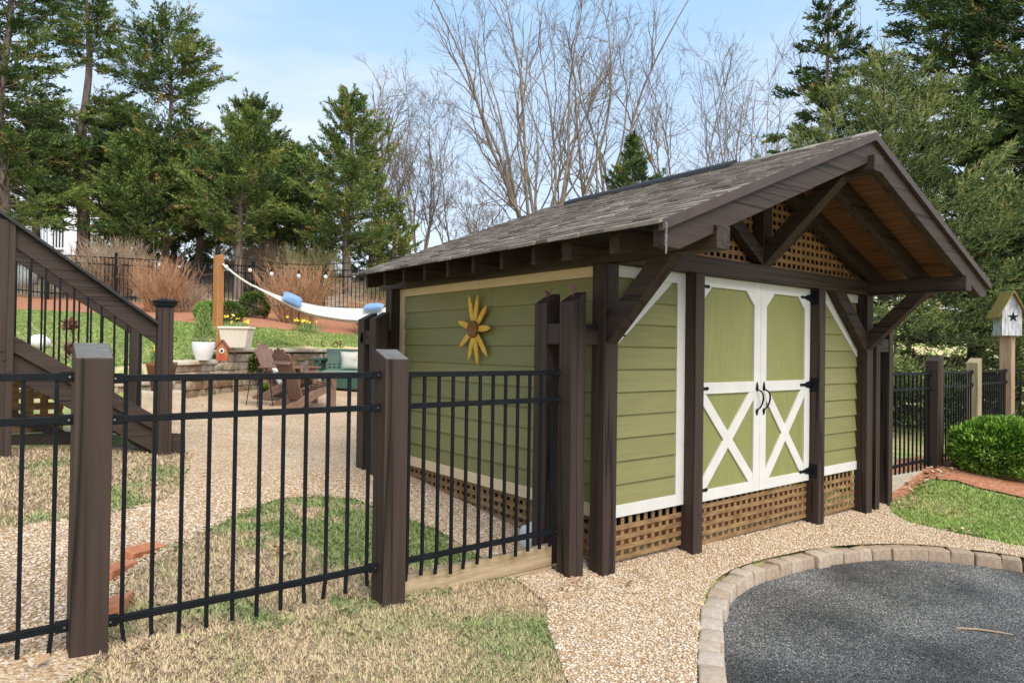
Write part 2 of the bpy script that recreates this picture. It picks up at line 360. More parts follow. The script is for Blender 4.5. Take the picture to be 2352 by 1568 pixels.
def asphalt_mat():
    m = bpy.data.materials.new('asphalt'); m.use_nodes = True; t = m.node_tree; b = t.nodes['Principled BSDF']
    n = t.nodes.new; l = t.links.new; b.inputs['Roughness'].default_value = .8; b.inputs['Specular IOR Level'].default_value = .35
    tcn = n('ShaderNodeTexCoord')
    v = n('ShaderNodeTexVoronoi'); v.inputs['Scale'].default_value = 150; l(tcn.outputs['Object'], v.inputs['Vector'])
    sp = n('ShaderNodeSeparateColor'); l(v.outputs['Color'], sp.inputs[0])
    r = n('ShaderNodeValToRGB'); els = r.color_ramp.elements
    cs = [(0, (.021, .0205, .020)), (.5, (.066, .0645, .063)), (.78, (.165, .16, .152)), (.98, (.31, .30, .28)), (1, (.65, .58, .5))]
    while len(els) < len(cs): els.new(.5)
    for e, (p, c) in zip(els, cs): e.position = p; e.color = (*c, 1)
    l(sp.outputs[0], r.inputs[0])
    x = n('ShaderNodeTexNoise'); x.inputs['Scale'].default_value = .8; x.inputs['Detail'].default_value = 7; l(tcn.outputs['Object'], x.inputs['Vector'])
    r4 = n('ShaderNodeValToRGB'); r4.color_ramp.elements[0].position = .38; r4.color_ramp.elements[0].color = (.40, .41, .42, 1); r4.color_ramp.elements[1].position = .62; r4.color_ramp.elements[1].color = (1.45, 1.45, 1.46, 1); l(x.outputs[0], r4.inputs[0])
    m2 = n('ShaderNodeMix'); m2.data_type = 'RGBA'; m2.blend_type = 'MULTIPLY'; m2.inputs[0].default_value = 1; l(r.outputs[0], m2.inputs[6]); l(r4.outputs[0], m2.inputs[7]); l(m2.outputs[2], b.inputs['Base Color'])
    bp = n('ShaderNodeBump'); bp.inputs['Strength'].default_value = .7; bp.inputs['Distance'].default_value = .006; l(v.outputs['Distance'], bp.inputs['Height']); l(bp.outputs[0], b.inputs['Normal'])
    return m
_inner = CURB.copy(); _t = np.gradient(CURB, axis=0); _t /= np.linalg.norm(_t, axis=1)[:, None]; _nrm = np.stack([_t[:, 1], -_t[:, 0]], -1)
sheet('driveway', [tuple(p) for p in (CURB+_nrm*.06)[::5]]+[(4.2, -6), (-2.4, -6), (-2.4, -2.7)], asphalt_mat(), -.088, H, .2, 0, 'dark asphalt driveway end inside the curved paver edging')
MULCH = mat('pine_bark_mulch', (.25, .088, .042), .95, (.53, .25, .14), 26, (1, 1, 1), .9, 60, detail=8, mixpos=(.3, .7))
sheet('mulch_bed', [(4.95, .06), (5.9, .06), (6.0, -.22), (5.95, -.47), (6.0, -.67), (6.05, -.9), (5.9, -1.3), (6.0, -2.6), (9, -3), (14, -2), (14, .9), (10.4, .9), (4.95, .5)], MULCH, .03, H, .2, .02, 'red pine mulch round the globe shrub and along the fence')
_mb = [ground_at(px, py)[:2] for px, py in [(30, 712), (200, 720), (330, 733), (470, 746), (600, 755), (720, 763), (825, 768), (960, 774)]]+[at(px, py, D)[:2] for px, py, D in [(980, 740, 21), (820, 735, 21), (640, 715, 21), (460, 700, 21), (170, 684, 21), (10, 676, 21)]]
sheet('mulch_bed', _mb, MULCH, .03, H, .4, .06, 'red mulch planting bed in front of the far fence')

# ------------------------------------------------------------------ grass
def blades(P, hgt, wid, lean=.5, tint=None):
    n = len(P); b = rng.random(n)*2*np.pi; a = b+np.pi/2+rng.normal(0, .35, n); hh = hgt*(.55+.8*rng.random(n)); ww = wid*(.7+.6*rng.random(n))
    dx = np.stack([np.cos(a), np.sin(a), np.zeros(n)], -1)*ww[:, None]*.5
    l = (.25+.9*rng.random(n))*lean*hh
    mid = P+np.stack([np.cos(b)*l*.3, np.sin(b)*l*.3, hh*.55], -1)
    tip = P+np.stack([np.cos(b)*l, np.sin(b)*l, hh*(.95-.35*lean*rng.random(n))], -1)
    V = np.stack([P-dx, P+dx, mid+dx*.8, tip, mid-dx*.8], 1).reshape(-1, 3)
    F = np.arange(n*5).reshape(n, 5)
    return V, F
def turf(m):
    t = m.node_tree; g_ = t.nodes.new('ShaderNodeNewGeometry'); a = t.nodes.new('ShaderNodeVectorMath'); a.operation = 'ADD'; a.inputs[1].default_value = (0, 0, 1.6)
    b = t.nodes.new('ShaderNodeVectorMath'); b.operation = 'NORMALIZE'; t.links.new(g_.outputs['Normal'], a.inputs[0]); t.links.new(a.outputs[0], b.inputs[0]); t.links.new(b.outputs[0], t.nodes['Principled BSDF'].inputs['Normal'])
    p = t.nodes['Principled BSDF']; tr_ = t.nodes.new('ShaderNodeBsdfTranslucent'); ms = t.nodes.new('ShaderNodeMixShader'); ms.inputs[0].default_value = .32
    t.links.new(p.inputs['Base Color'].links[0].from_socket, tr_.inputs[0]); t.links.new(p.outputs[0], ms.inputs[1]); t.links.new(tr_.outputs[0], ms.inputs[2]); t.links.new(ms.outputs[0], t.nodes['Material Output'].inputs[0]); return m
GRASS = mat('grass_blades', (0, 0, 0), .7, tint=[(0, (.94, .74, .51)), (.44, (.90, .70, .46)), (.64, (.60, .61, .31)), (1, (.36, .48, .17))], spec=.15)
LUSH = mat('lush_grass_blades', (0, 0, 0), .7, tint=[(0, (.80, .72, .38)), (.4, (.60, .70, .23)), (1, (.40, .58, .16))], spec=.15)
turf(GRASS); turf(LUSH)
def lawn(name, poly, dens, hgt, wid, greenf, m, label, lean=.6, excl=()):
    P = np.array(poly); x0, y0 = P.min(0); x1, y1 = P.max(0)
    n = int((x1-x0)*(y1-y0)*dens); q = np.column_stack([rng.uniform(x0, x1, n), rng.uniform(y0, y1, n)])
    q = q+rng.normal(0, .012, q.shape)
    k = inpoly(q[:, 0], q[:, 1], poly)
    for e in excl: k &= ~inpoly(q[:, 0], q[:, 1], e)
    q = q[k]; z = H(q[:, 0], q[:, 1])
    V, F = blades(np.column_stack([q, z]), hgt, wid, lean)
    t = np.clip(greenf(q[:, 0], q[:, 1])+rng.normal(0, .16, len(q)), 0, 1)
    o = npmesh(name, V, F, m, tint=t); structure(o, 'stuff', label); return o
foreP = [(-5, -.25), (-3.42, -.2), (-3.15, .1), (-1.6, .22), (-.66, .22)]+FRONT_EDGE[1:]+[(-2.3, -2.5), (-5, -2.5)]
def gf(x, y):
    p = vnoise(x, y, .9, 11)*.6+vnoise(x, y, .33, 12)*.4
    base = sstep(.52, .76, p)*.8
    spot = .75*np.exp(-(((x+1.32)/.42)**2+((y+.62)/.4)**2))+.55*np.exp(-(((x+2.0)/.5)**2+((y+.95)/.22)**2))
    return np.clip(base*.6+spot, 0, 1)
lawn('grass', foreP, 13000, .034, .0036, gf, GRASS, 'dormant tan lawn with green patches in front of the picket fence', .9)
grass2 = [(-3.2, .02), (-3.05, .5), (-2.95, 1.05), (-2.6, 1.5), (-2.25, 1.85), (-1.9, 2.2), (-1.52, 2.46), (-1.15, 2.55), (-.82, 2.32), (-.66, 1.8), (-.58, 1.2), (-.6, .7), (-.62, .25), (-.66, .14), (-1.6, .12)]
def gf2(x, y): return np.clip(sstep(.38, .72, vnoise(x, y, .5, 21)*.5+vnoise(x, y, .16, 22)*.4+.16*sstep(-2.6, -1.2, x)+.1*sstep(.2, 1.4, y))*1.0, 0, 1)*sstep(0, .5, (x+2.85)*.7+(1.9-y)*.7+.2)
lawn('grass', grass2, 7500, .038, .0048, gf2, GRASS, 'patchy green and straw grass between the fence and the gravel path', .9)
grass1 = [(-5.5, 2.08), (-3.49, 2.1), (-2.88, 2.27), (-2.34, 2.62), (-2.14, 3.18), (-1.9, 3.97), (-1.8, 4.35), (-2.2, 4.6), (-5.5, 4.9)]
def gf1(x, y): return np.clip(sstep(.35, .75, vnoise(x, y, .45, 31)*.6+vnoise(x, y, .18, 32)*.3)*.75+.1-.25*sstep(3.6, 4.3, y), 0, 1)
lawn('grass', grass1, 6000, .045, .0055, gf1, GRASS, 'straw and green grass strip at the foot of the deck stairs', .9)
grassR = [(4.9, .1), (4.55, -.1), (4.2, -.42), (4.17, -.88), (4.24, -1.41), (4.3, -2.6), (5.95, -2.6), (5.88, -1.3), (6.02, -.9), (5.97, -.67), (5.92, -.47), (5.97, -.22), (5.85, .06), (5.2, .06)]
def gfR(x, y): return np.clip(.45+.7*(vnoise(x, y, .5, 41)-.4)+.2*sstep(.1, -1, y), 0, 1)
lawn('grass', grassR, 5200, .05, .007, gfR, LUSH, 'green lawn wedge between gravel strip and mulch at the right', .8)
_ul = [(-9, 8.4), (-3.3, 8.4), (-2.2, 8.3), (-1.2, 8.65)]+[(p[0], p[1]+.3) for p in WALL if p[0] > -1.1]+[tuple(p) for p in reversed(_mb[:8])]+[(-9, 15)]
def gfU(x, y): return np.clip(.55+.6*(vnoise(x, y, 1.2, 51)-.5)+.3*(vnoise(x, y, .3, 52)-.5), 0, 1)
lawn('grass', _ul, 3000, .05, .011, gfU, LUSH, 'bright green upper lawn above the stone retaining wall', .8)

# loose pebbles standing proud of the gravel
def pebbles(name, poly, n, r, label):
    P = np.array(poly); x0, y0 = P.min(0); x1, y1 = P.max(0)
    q = np.column_stack([rng.uniform(x0, x1, n*3), rng.uniform(y0, y1, n*3)]); q = q[inpoly(q[:, 0], q[:, 1], poly)]; q = q[rng.random(len(q)) > sstep(1.8, 3.8, q[:, 1])][:n]; n = len(q)
    base = np.array([(1, 0, 0), (-1, 0, 0), (0, 1, 0), (0, -1, 0), (0, 0, 1), (0, 0, -1), (.66, .66, .55), (-.66, .66, .55), (-.66, -.66, .55), (.66, -.66, .55)])
    fs = np.array([(0, 6, 9), (6, 0, 2), (2, 7, 6), (7, 2, 1), (1, 8, 7), (8, 1, 3), (3, 9, 8), (9, 3, 0), (4, 9, 6), (4, 6, 7), (4, 7, 8), (4, 8, 9), (5, 2, 0), (5, 1, 2), (5, 3, 1), (5, 0, 3)])
    a = rng.random(n)*6.28; s = r*(.6+.9*rng.random(n)); sx = s*(.8+.6*rng.random(n)); sz = s*(.5+.3*rng.random(n))
    B = base[None]*np.stack([sx, s, sz], -1)[:, None, :]*(1+rng.normal(0, .1, (n, 10, 1)))
    ca, sa = np.cos(a)[:, None], np.sin(a)[:, None]
    V = np.stack([B[..., 0]*ca-B[..., 1]*sa, B[..., 0]*sa+B[..., 1]*ca, B[..., 2]], -1)
    z = H(q[:, 0], q[:, 1])+.02; V = V+np.column_stack([q, z])[:, None, :]
    F = (fs[None]+(np.arange(n)*10)[:, None, None]).reshape(-1, 3)
    o = npmesh(name, V.reshape(-1, 3), F, PEB, tint=np.repeat(rng.random(n), 16), smooth=True); structure(o, 'stuff', label)
PEB = mat('pebble', (0, 0, 0), .8, tint=[(0, (.32, .20, .11)), (.25, (.50, .35, .21)), (.55, (.60, .46, .31)), (.85, (.74, .64, .52)), (1, (.42, .36, .31))], spec=.25)
pebbles('gravel_pebbles', [p for p in front], 40000, .0068, 'loose tan pebbles on the gravel strip by the driveway')
pebbles('gravel_pebbles', [(-4.4, .2), (-3.3, .2), (-3.05, .5), (-2.9, 1.05), (-2.2, 1.85), (-1.5, 2.5), (-.9, 2.4), (-.6, 1.4), (-.62, .4), (.1, .4), (.1, 4), (-1.6, 4), (-2.2, 3), (-2.4, 2.6), (-3.5, 2.1), (-5, 2.1)], 34000, .0078, 'loose tan pebbles on the gravel path behind the fence')

# ------------------------------------------------------------------ paver edging
s = np.concatenate([[0], np.cumsum(np.linalg.norm(np.diff(CURB, axis=0), axis=1))]); pos = 0.; k = 0
lens = []
while pos < s[-1]-.25:
    L = .15+.07*rng.random(); lens.append((pos, L)); pos += L+.008
for k, (p0, L) in enumerate(lens):
    m0 = np.array([np.interp(p0+L/2, s, CURB[:, i]) for i in (0, 1)]); a0 = np.array([np.interp(p0, s, CURB[:, i]) for i in (0, 1)]); a1 = np.array([np.interp(p0+L, s, CURB[:, i]) for i in (0, 1)])
    d = (a1-a0)/np.linalg.norm(a1-a0); nr = np.array([d[1], -d[0]]); dep = .145+.012*rng.random()
    c = m0+nr*(dep/2-.005+rng.normal(0, .006)); z0 = float(H(c[0], c[1]))-.12; zt = .118+.012+rng.normal(0, .005)
    mb = MB(); hl = np.linalg.norm(a1-a0)/2; pts = []
    for zz, ins in ((0, 0), (zt, .006)):
        for i, j in ((-1, 1), (1, 1), (1, -1), (-1, -1)):
            jj = rng.normal(0, .004, 2)
            pts.append((i*(hl-ins)+jj[0], j*(dep/2-ins)+jj[1], zz+(rng.normal(0, .004) if zz else 0)))
    mb.hexa(pts, float(np.clip(.75-.55*abs(k-9)/14+rng.normal(0, .2), 0, 1)))
    o = build(mb, 'edging_paver', STONE, None, True, .016, True, seg=3)
    o.location = (c[0], c[1], z0); o.rotation_euler = (rng.normal(0, .02), rng.normal(0, .02), math.atan2(d[1], d[0])+rng.normal(0, .03))
    tag(o, f'{ORD[k] if k < len(ORD) else "last"} tumbled tan paver of the curved driveway edging, counted from the near left end', 'paver', 'tumbled pavers edging the driveway')

# ------------------------------------------------------------------ the shed
shed = thing('garden_shed', 'olive green timber-frame garden shed with white X doors and shingled gable roof', 'shed', (2.125, 1.6, 0))
ZP = 2.32; ZB = 2.47
for x0, x1, y0, y1, zb, zt in [(0, .14, 0, .14, -.05, ZP), (4.11, 4.25, 0, .14, -.2, ZP), (0, .14, 3.3, 3.44, .1, ZP), (4.11, 4.25, 3.3, 3.44, 0, ZP)]:
    build(MB().box(x0, x1, y0, y1, zb, zt), 'corner_post', BZ, shed, bevel=.006)
for x0, x1 in ((1.066, 1.186), (3.078, 3.198)):
    p = build(MB().box(x0, x1, 0, .135, -.15, 2.33), 'door_post', BZ, shed, bevel=.006)
    for zz in (.31,): build(MB().tube([(x0+.085, -.004, zz), (x0+.085, .002, zz)], .022, 10), 'bolt_plug', BRD, p)
for x0 in (0, 4.11):
    build(MB().box(x0, x0+.14, -.955, 3.6, ZP, ZB), 'plate_beam', BY, shed, bevel=.005)
    b = build(MB().prism([(0, 1.72), (-.60, ZP), (-.41, ZP), (0, 1.91)], 'x', x0+.01, x0+.13), 'knee_brace', BY, shed, bevel=.005)
    for yy, zz in ((-.1, 1.80),): build(MB().tube([(x0+.075, yy-.012, zz-.008-.015), (x0+.075, yy-.002-.012, zz+.002-.015)], .02, 10), 'bolt_plug', BRD, b)
build(MB().box(.14, 4.11, -.002, .14, 2.33, 2.475), 'tie_beam', BX, shed, bevel=.005)
build(MB().box(.14, 4.11, 3.3, 3.44, 2.33, 2.475), 'tie_beam', BX, shed, bevel=.005)
build(MB().prism([(4.11, 1.70), (3.40, 2.33), (3.64, 2.33), (4.11, 1.91)], 'y', .012, .105), 'knee_brace', BX, shed, bevel=.005)
build(MB().prism([(.14, 1.74), (.78, 2.33), (.56, 2.33), (.14, 1.93)], 'y', .012, .105), 'knee_brace', BX, shed, bevel=.005)
# roof geometry
XC, ZA, SL, HS = 2.125, 3.475, .396, 2.62
rz = lambda x: ZA-SL*abs(x-XC)
cs = 1/math.sqrt(1+SL*SL)
Y0, Y1 = -.93, 3.22
for yy, wy in [(-.93, .085), (-.50, .09), (-.045, .10)]+[(.344+.392*i, .04) for i in range(8)]:
    for sx in (-1, 1):
        t = .045; dep = .165
        poly = [(XC, ZA-t), (XC+sx*2.52, ZA-t-SL*2.52), (XC+sx*2.52, ZA-t-SL*2.52-.135), (XC+sx*2.40, ZA-t-SL*2.40-dep), (XC, ZA-t-dep)]
        big = yy == -.93
        if big: poly = [(XC, ZA-t), (XC+sx*2.60, ZA-t-SL*2.60), (XC+sx*2.60, ZA-t-SL*2.60-.11), (XC+sx*2.46, ZA-t-SL*2.46-.175), (XC, ZA-t-.175)]
        build(MB().prism(poly, 'y', yy, yy+wy), 'barge_board' if big else 'rafter', BX, shed, bevel=.004)
build(MB().box(XC-.07, XC+.07, -.985, 3.2, 3.155, 3.29), 'ridge_beam', BY, shed, bevel=.008)
# wooden trim strip on the rake, deck, soffit boards
for sx in (-1, 1):
    mb = MB()
    mb.prism([(XC, ZA+.009), (XC+sx*2.655, ZA+.009-SL*2.655), (XC+sx*2.655, ZA-.055-SL*2.655), (XC, ZA-.055)], 'y', Y0-.036, Y0-.002)
    build(mb, 'rake_trim', RKT, shed)
    mb = MB(); mb.prism([(XC, ZA-.008), (XC+sx*2.60, ZA-.008-SL*2.60), (XC+sx*2.60, ZA-.028-SL*2.60), (XC, ZA-.028)], 'y', Y0, Y1)
    build(mb, 'roof_deck', BRD, shed)
    mb = MB(); u = .02
    while u < 2.42:
        ww = .088; a, b_ = u, min(u+ww, 2.6)
        mb.prism([(XC+sx*a, ZA-.029-SL*a), (XC+sx*b_, ZA-.029-SL*b_), (XC+sx*b_, ZA-.043-SL*b_), (XC+sx*a, ZA-.043-SL*a)], 'y', Y0+.001, Y1-.02); u += ww+.005
    build(mb, 'soffit', SOFF, shed)
    # shingle courses with real butt edges
    mb = MB(); nC = 25; per = 2.67/nC
    for i in range(nC):
        ue = 2.67-i*per; ut = max(ue-per*1.25, 0.0); y = Y0-.034
        while y < Y1+.02:
            ln = .08+.13*rng.random(); ya, yb = max(y, Y0-.034), min(y+ln, Y1+.03); y += ln
            if yb-ya < .004: continue
            eo = rng.normal(0, .006)+(.016 if rng.random() < .35 else 0); th = .013+.007*rng.random(); e = ue+eo
            z = lambda q, h: ZA-SL*q+h
            g_ = .0015
            mb.hexa([(XC+sx*ut, ya+g_, z(ut, -.006)), (XC+sx*e, ya+g_, z(e, -.006)), (XC+sx*e, yb-g_, z(e, -.006)), (XC+sx*ut, yb-g_, z(ut, -.006)),
                     (XC+sx*ut, ya+g_, z(ut, .004)), (XC+sx*e, ya+g_, z(e, th)), (XC+sx*e, yb-g_, z(e, th)), (XC+sx*ut, yb-g_, z(ut, .004))], float(np.clip(rng.normal(.5, .27), 0, 1)))
    build(mb, 'shingles', SHING, shed)
mb = MB()
for i in range(28):
    ya = Y0-.03+i*.151
    for sx in (-1, 1): mb.prism([(XC, ZA+.028), (XC+sx*.11, ZA+.020-SL*.11), (XC+sx*.11, ZA+.006-SL*.11), (XC, ZA+.008)], 'y', ya, ya+.15, float(rng.random()))
build(mb, 'ridge_cap', SHING, shed)
mb = MB()
for sx in (-1, 1): mb.prism([(XC, ZA+.06), (XC+sx*.10, ZA+.052-SL*.10), (XC+sx*.12, ZA+.022-SL*.12), (XC, ZA+.03)], 'y', .35, 2.7)
build(mb, 'ridge_vent', ASPH_CAP, shed)
# gable truss
build(MB().box(XC-.07, XC+.07, .0, .11, 2.475, 3.155), 'king_post', BZ, shed, bevel=.004)
build(MB().prism([(-.004, 2.48), (-.72, 3.155), (-.53, 3.155), (-.004, 2.665)], 'x', XC-.065, XC+.065), 'ridge_brace', BY, shed, bevel=.004)
for sx in (-1, 1):
    build(MB().prism([(XC+sx*.07, 2.478), (XC+sx*.07, 2.62), (XC+sx*.64, 3.02), (XC+sx*.80, 2.95)], 'y', .002, .09), 'truss_strut', BX, shed, bevel=.004)
def lattice(name, x0, x1, z0, z1, y, ax='x', pitch=(.09, .078), top=None, sw=.038, par=shed, m=LATT):
    """crossed slats, the horizontals in front; ax = 'x' faces -Y, 'y' faces -X"""
    mb = MB(); T = .008
    def bx(a0, a1, d0, d1, c0, c1):
        if ax == 'x': mb.box(a0, a1, y+d0, y+d1, c0, c1, float(rng.random()))
        else: mb.box(y+d0, y+d1, a0, a1, c0, c1, float(rng.random()))
    a = x0+.02
    while a+sw <= x1+1e-6:
        zt = z1 if top is None else min(top(a), top(a+sw))
        if zt > z0+.02: bx(a, a+sw, T+.001, 2*T+.001, z0, zt)
        a += pitch[0]
    z = z0
    while z+sw <= z1+.001:
        if top is None: bx(x0, x1, 0, T, z, z+sw)
        else:
            hw = max(0, (ZA-.07-(z+sw))/SL-.05)
            a0, a1 = max(x0, XC-hw), min(x1, XC+hw)
            if a1 > a0: bx(a0, a1, 0, T, z, z+sw)
        z += pitch[1]
    return build(mb, name, m, par)
lattice('gable_lattice', .2, 4.05, 2.478, 3.3, .118, top=lambda x: rz(x)-.09, m=mat('cedar_lattice', (.25, .125, .055), .75, (.42, .225, .105), 3, (2, 2, 8), .25, 10))
for a, b_, zb in ((.14, 1.066, .05), (1.186, 3.078, .0), (3.198, 4.11, -.03)):
    lattice('skirt_lattice', a, b_, zb, .395, .128)
mb = MB(); T = .008                                # the side skirt follows the rising ground
y = .16
while y < 3.28:
    zb = .085*y-.02; mb.box(.128+T+.001, .128+2*T, y, y+.043, zb, .40, float(rng.random())); y += .09
for i in range(5):
    z = .36-.078*i; ya = .15; yb = min(3.3, (z+.02)/.085)
    if yb > ya+.1: mb.box(.128, .128+T, ya, yb, z, z+.042, float(rng.random()))
build(mb, 'skirt_lattice', LATT, shed)
build(MB().box(.3, 4.0, .3, 3.25, .40, .44), 'floor', BRD, shed)
build(MB().box(.25, 4.0, .42, .46, -.3, .2), 'foundation', BRICK, shed, label='red brick row seen through the lattice')
build(MB().box(.16, 4.1, 3.36, 3.4, .1, 2.6), 'back_wall', GREEN, shed)
build(MB().box(4.16, 4.2, .2, 3.3, .1, 2.4), 'right_wall', GREEN, shed)
# clapboard siding: each board a wedge, thicker at the butt
def siding(name, a0, a1, ax, base, zlo, zhi, clip=None):
    mb = MB(); z = 2.06
    while z > zlo: z -= .177
    while z < zhi:
        b0, b1 = max(z, zlo), min(z+.177, zhi); c0, c1 = a0, a1
        if b1-b0 > .01:
            q = lambda zz: base-.004-.019*(z+.177-zz)/.177
            cl0 = clip(b0) if clip else (c0, c1); cl1 = clip(b1) if clip else (c0, c1)
            jx = rng.uniform(c0+.5, c1-.5) if c1-c0 > 2 else None
            P = [(cl0[0], q(b0), b0), (cl0[1], q(b0), b0), (cl0[1], base+.02, b0), (cl0[0], base+.02, b0), (cl1[0], q(b1), b1), (cl1[1], q(b1), b1), (cl1[1], base+.02, b1), (cl1[0], base+.02, b1)]
            for lo_, hi_ in (((c0, jx-.0015), (jx+.0015, c1)) if jx else ((c0, c1),)):
                Q = [(min(max(p[0], lo_), hi_), p[1], p[2]) for p in P] if jx else P
                if ax == 'y': Q = [(p[1], p[0], p[2]) for p in Q]
                mb.hexa(Q, float(rng.random()))
        z += .177
    return build(mb, name, GREEN, shed)
siding('siding', .14, .97, 'x', .135, .47, 2.3)
siding('siding', 3.28, 4.11, 'x', .135, .47, 2.3)
siding('siding', .14, 3.3, 'y', .135, .48, 2.32)
# white trim of the two front panels
def trim(mbs, name='trim', m=WHITE): return build(mbs, name, m, shed, bevel=.003)
YT = (.108, .132)
for mir in (0, 1):
    fx = (lambda x: x) if not mir else (lambda x: 4.264-x)
    bxs = lambda a, b_, z0, z1: MB().box(min(fx(a), fx(b_)), max(fx(a), fx(b_)), *YT, z0, z1)
    trim(bxs(.13, 1.07, .39, .485)); trim(bxs(.965, 1.07, .4855, 2.33)); trim(bxs(.13, .9645, 2.24, 2.33))
    poly = [(fx(.13), 1.62), (fx(.13), 1.80), (fx(.66), 2.239), (fx(.90), 2.239)]
    trim(MB().prism(poly, 'y', YT[0]+.003, YT[1]))
YL = (.106, .13)
build(MB().box(*YL, .14, 3.32, 2.24, 2.335), 'wall_trim', WARM_LIT, shed, bevel=.003)
build(MB().box(*YL, .14, 3.32, .395, .495), 'wall_trim', WARM_LIT, shed, bevel=.003)
build(MB().box(*YL, 3.205, 3.30, .4955, 2.2395), 'wall_trim', WARM_LIT, shed, bevel=.003)
build(MB().box(*YL, .14, .235, .4955, 2.2395), 'wall_trim', WARM_LIT, shed, bevel=.003)
# the double door
def door(x0, x1, hinge_left):
    d = build(MB().box(x0+.02, x1-.02, .118, .15, .40, 2.31), 'door', GREENP, shed)
    ya, yb = .098, .122; st = .10
    def fr(mb, n='door_frame'): return build(mb, n, WHITE, d, bevel=.003)
    fr(MB().box(x0, x0+st, ya, yb, .382, 2.327)); fr(MB().box(x1-st, x1, ya, yb, .382, 2.327))
    a, b_ = x0+st+.0005, x1-st-.0005
    fr(MB().box(a, b_, ya, yb, 2.238, 2.327)); fr(MB().box(a, b_, ya, yb, 1.306, 1.405)); fr(MB().box(a, b_, ya, yb, .382, .478))
    c = .13
    for xx, sx in ((a, 1), (b_, -1)): fr(MB().prism([(xx, 2.2375), (xx+sx*c, 2.2375), (xx, 2.2375-c)], 'y', ya, yb))
    W_, Hh = b_-a, 1.306-.478; L = math.hypot(W_, Hh); hw = .048
    for flip in (0, 1):
        p0, p1 = ((a, .4785), (b_, 1.3055)) if not flip else ((a, 1.3055), (b_, .4785))
        dx, dz = (p1[0]-p0[0])/L, (p1[1]-p0[1])/L; nx, nz_ = -dz*hw, dx*hw
        def cl(p): return (min(max(p[0], a), b_), min(max(p[1], .4785), 1.3055))
        k = hw*L/W_; m2 = hw*L/Hh
        if not flip: poly = [(a, .4785), (a+m2, .4785), (b_, 1.3055-k), (b_, 1.3055), (b_-m2, 1.3055), (a, .4785+k)]
        else: poly = [(a, 1.3055), (a, 1.3055-k), (b_-m2, .4785), (b_, .4785), (b_, .4785+k), (a+m2, 1.3055)]
        fr(MB().prism(poly, 'y', ya+.002+.003*flip, yb-.001), 'cross_brace')
    for zz in (2.237, 1.355, .482):
        mb = MB(); hx = x0 if hinge_left else x1; s_ = 1 if hinge_left else -1
        mb.prism([(hx, zz-.045), (hx+s_*.03, zz-.028), (hx+s_*.06, zz-.03), (hx+s_*.085, zz-.018), (hx+s_*.15, zz-.01), (hx+s_*.165, zz-.016), (hx+s_*.185, zz-.010), (hx+s_*.19, zz),
                  (hx+s_*.185, zz+.010), (hx+s_*.165, zz+.016), (hx+s_*.15, zz+.01), (hx+s_*.085, zz+.018), (hx+s_*.06, zz+.03), (hx+s_*.03, zz+.028), (hx, zz+.045)], 'y', .09, .0975)
        mb.tube([(hx, .09, zz-.075), (hx, .09, zz+.075)], .009, 8)
        px_ = 1.186 if hinge_left else 3.078
        mb.box(min(px_, px_+s_*.006), max(px_, px_+s_*.006), .015, .088, zz-.07, zz+.07)
        build(mb, 'strap_hinge', METAL, d)
    hx = (x1-.055) if hinge_left else (x0+.055); s_ = 1 if hinge_left else -1
    mb = MB()
    mb.prism([(hx, 1.40), (hx+.014, 1.365), (hx+.02, 1.335), (hx+.012, 1.315), (hx-.012, 1.315), (hx-.02, 1.335), (hx-.014, 1.365)], 'y', .09, .0975)
    mb.prism([(hx, 1.085), (hx+.014, 1.11), (hx+.018, 1.13), (hx+.01, 1.145), (hx-.01, 1.145), (hx-.018, 1.13), (hx-.014, 1.11)], 'y', .09, .0975)
    mb.tube([(hx, .09, 1.325), (hx+.012, .062, 1.315), (hx+.03, .05, 1.285), (hx+.032, .048, 1.24), (hx+.018, .05, 1.2), (hx+.004, .06, 1.165), (hx, .09, 1.135)], [.006, .007, .008, .009, .008, .007, .006], 8)
    build(mb, 'door_handle', METAL, d, smooth=True)
door(1.19, 2.1765, True); door(2.1805, 3.074, False)
mb = MB()                                           # clip chain at the corner of the eave
for i in range(6): 
    z = 2.40-.03*i
    mb.tube([(-.50+.006*math.cos(a), -.965+(.009*math.cos(a) if i % 2 else 0), z+.018*math.sin(a)) for a in np.linspace(0, 2*math.pi, 9)], .0028, 5, cap=False)
build(mb, 'chain', STEEL, shed)

# ------------------------------------------------------------------ gate post pairs, birds, sunflower
def slant_post(x0, x1, y0, y1, zb, zlo, zhi, axis):
    if axis == 'x': P = [(x0, y0, zlo), (x1, y0, zhi), (x1, y1, zhi), (x0, y1, zlo)]
    else: P = [(x0, y0, zlo), (x1, y0, zlo), (x1, y1, zhi), (x0, y1, zhi)]
    return MB().hexa([(x0, y0, zb), (x1, y0, zb), (x1, y1, zb), (x0, y1, zb)]+P)
gt = thing('gate_post_pair', 'twin brown gate posts joined by a block beside the shed front corner', 'gate post', (-.2, .27, -.05))
build(slant_post(-.275, -.135, .06, .20, -.1, 2.02, 2.10, 'x'), 'post', BZ, gt, bevel=.006)
build(slant_post(-.275, -.135, .345, .485, -.05, 2.02, 2.10, 'x'), 'post', BZ, gt, bevel=.006)
build(MB().box(-.265, -.145, .201, .344, 1.712, 1.865), 'spacer_block', BY, gt, bevel=.004)
build(MB().box(-.134, -.001, .07, .19, 1.712, 1.86), 'spacer_block', BX, gt, bevel=.004)
gt2 = thing('gate_post_pair', 'twin brown gate posts joined by a block at the shed rear corner', 'gate post', (-.2, 3.35, .3))
build(slant_post(-.275, -.115, 3.13, 3.28, .15, 1.98, 2.06, 'x'), 'post', BZ, gt2, bevel=.006)
build(slant_post(-.275, -.115, 3.41, 3.56, .15, 1.98, 2.06, 'x'), 'post', BZ, gt2, bevel=.006)
build(MB().box(-.265, -.125, 3.281, 3.409, 1.70, 1.855), 'spacer_block', BY, gt2, bevel=.004)
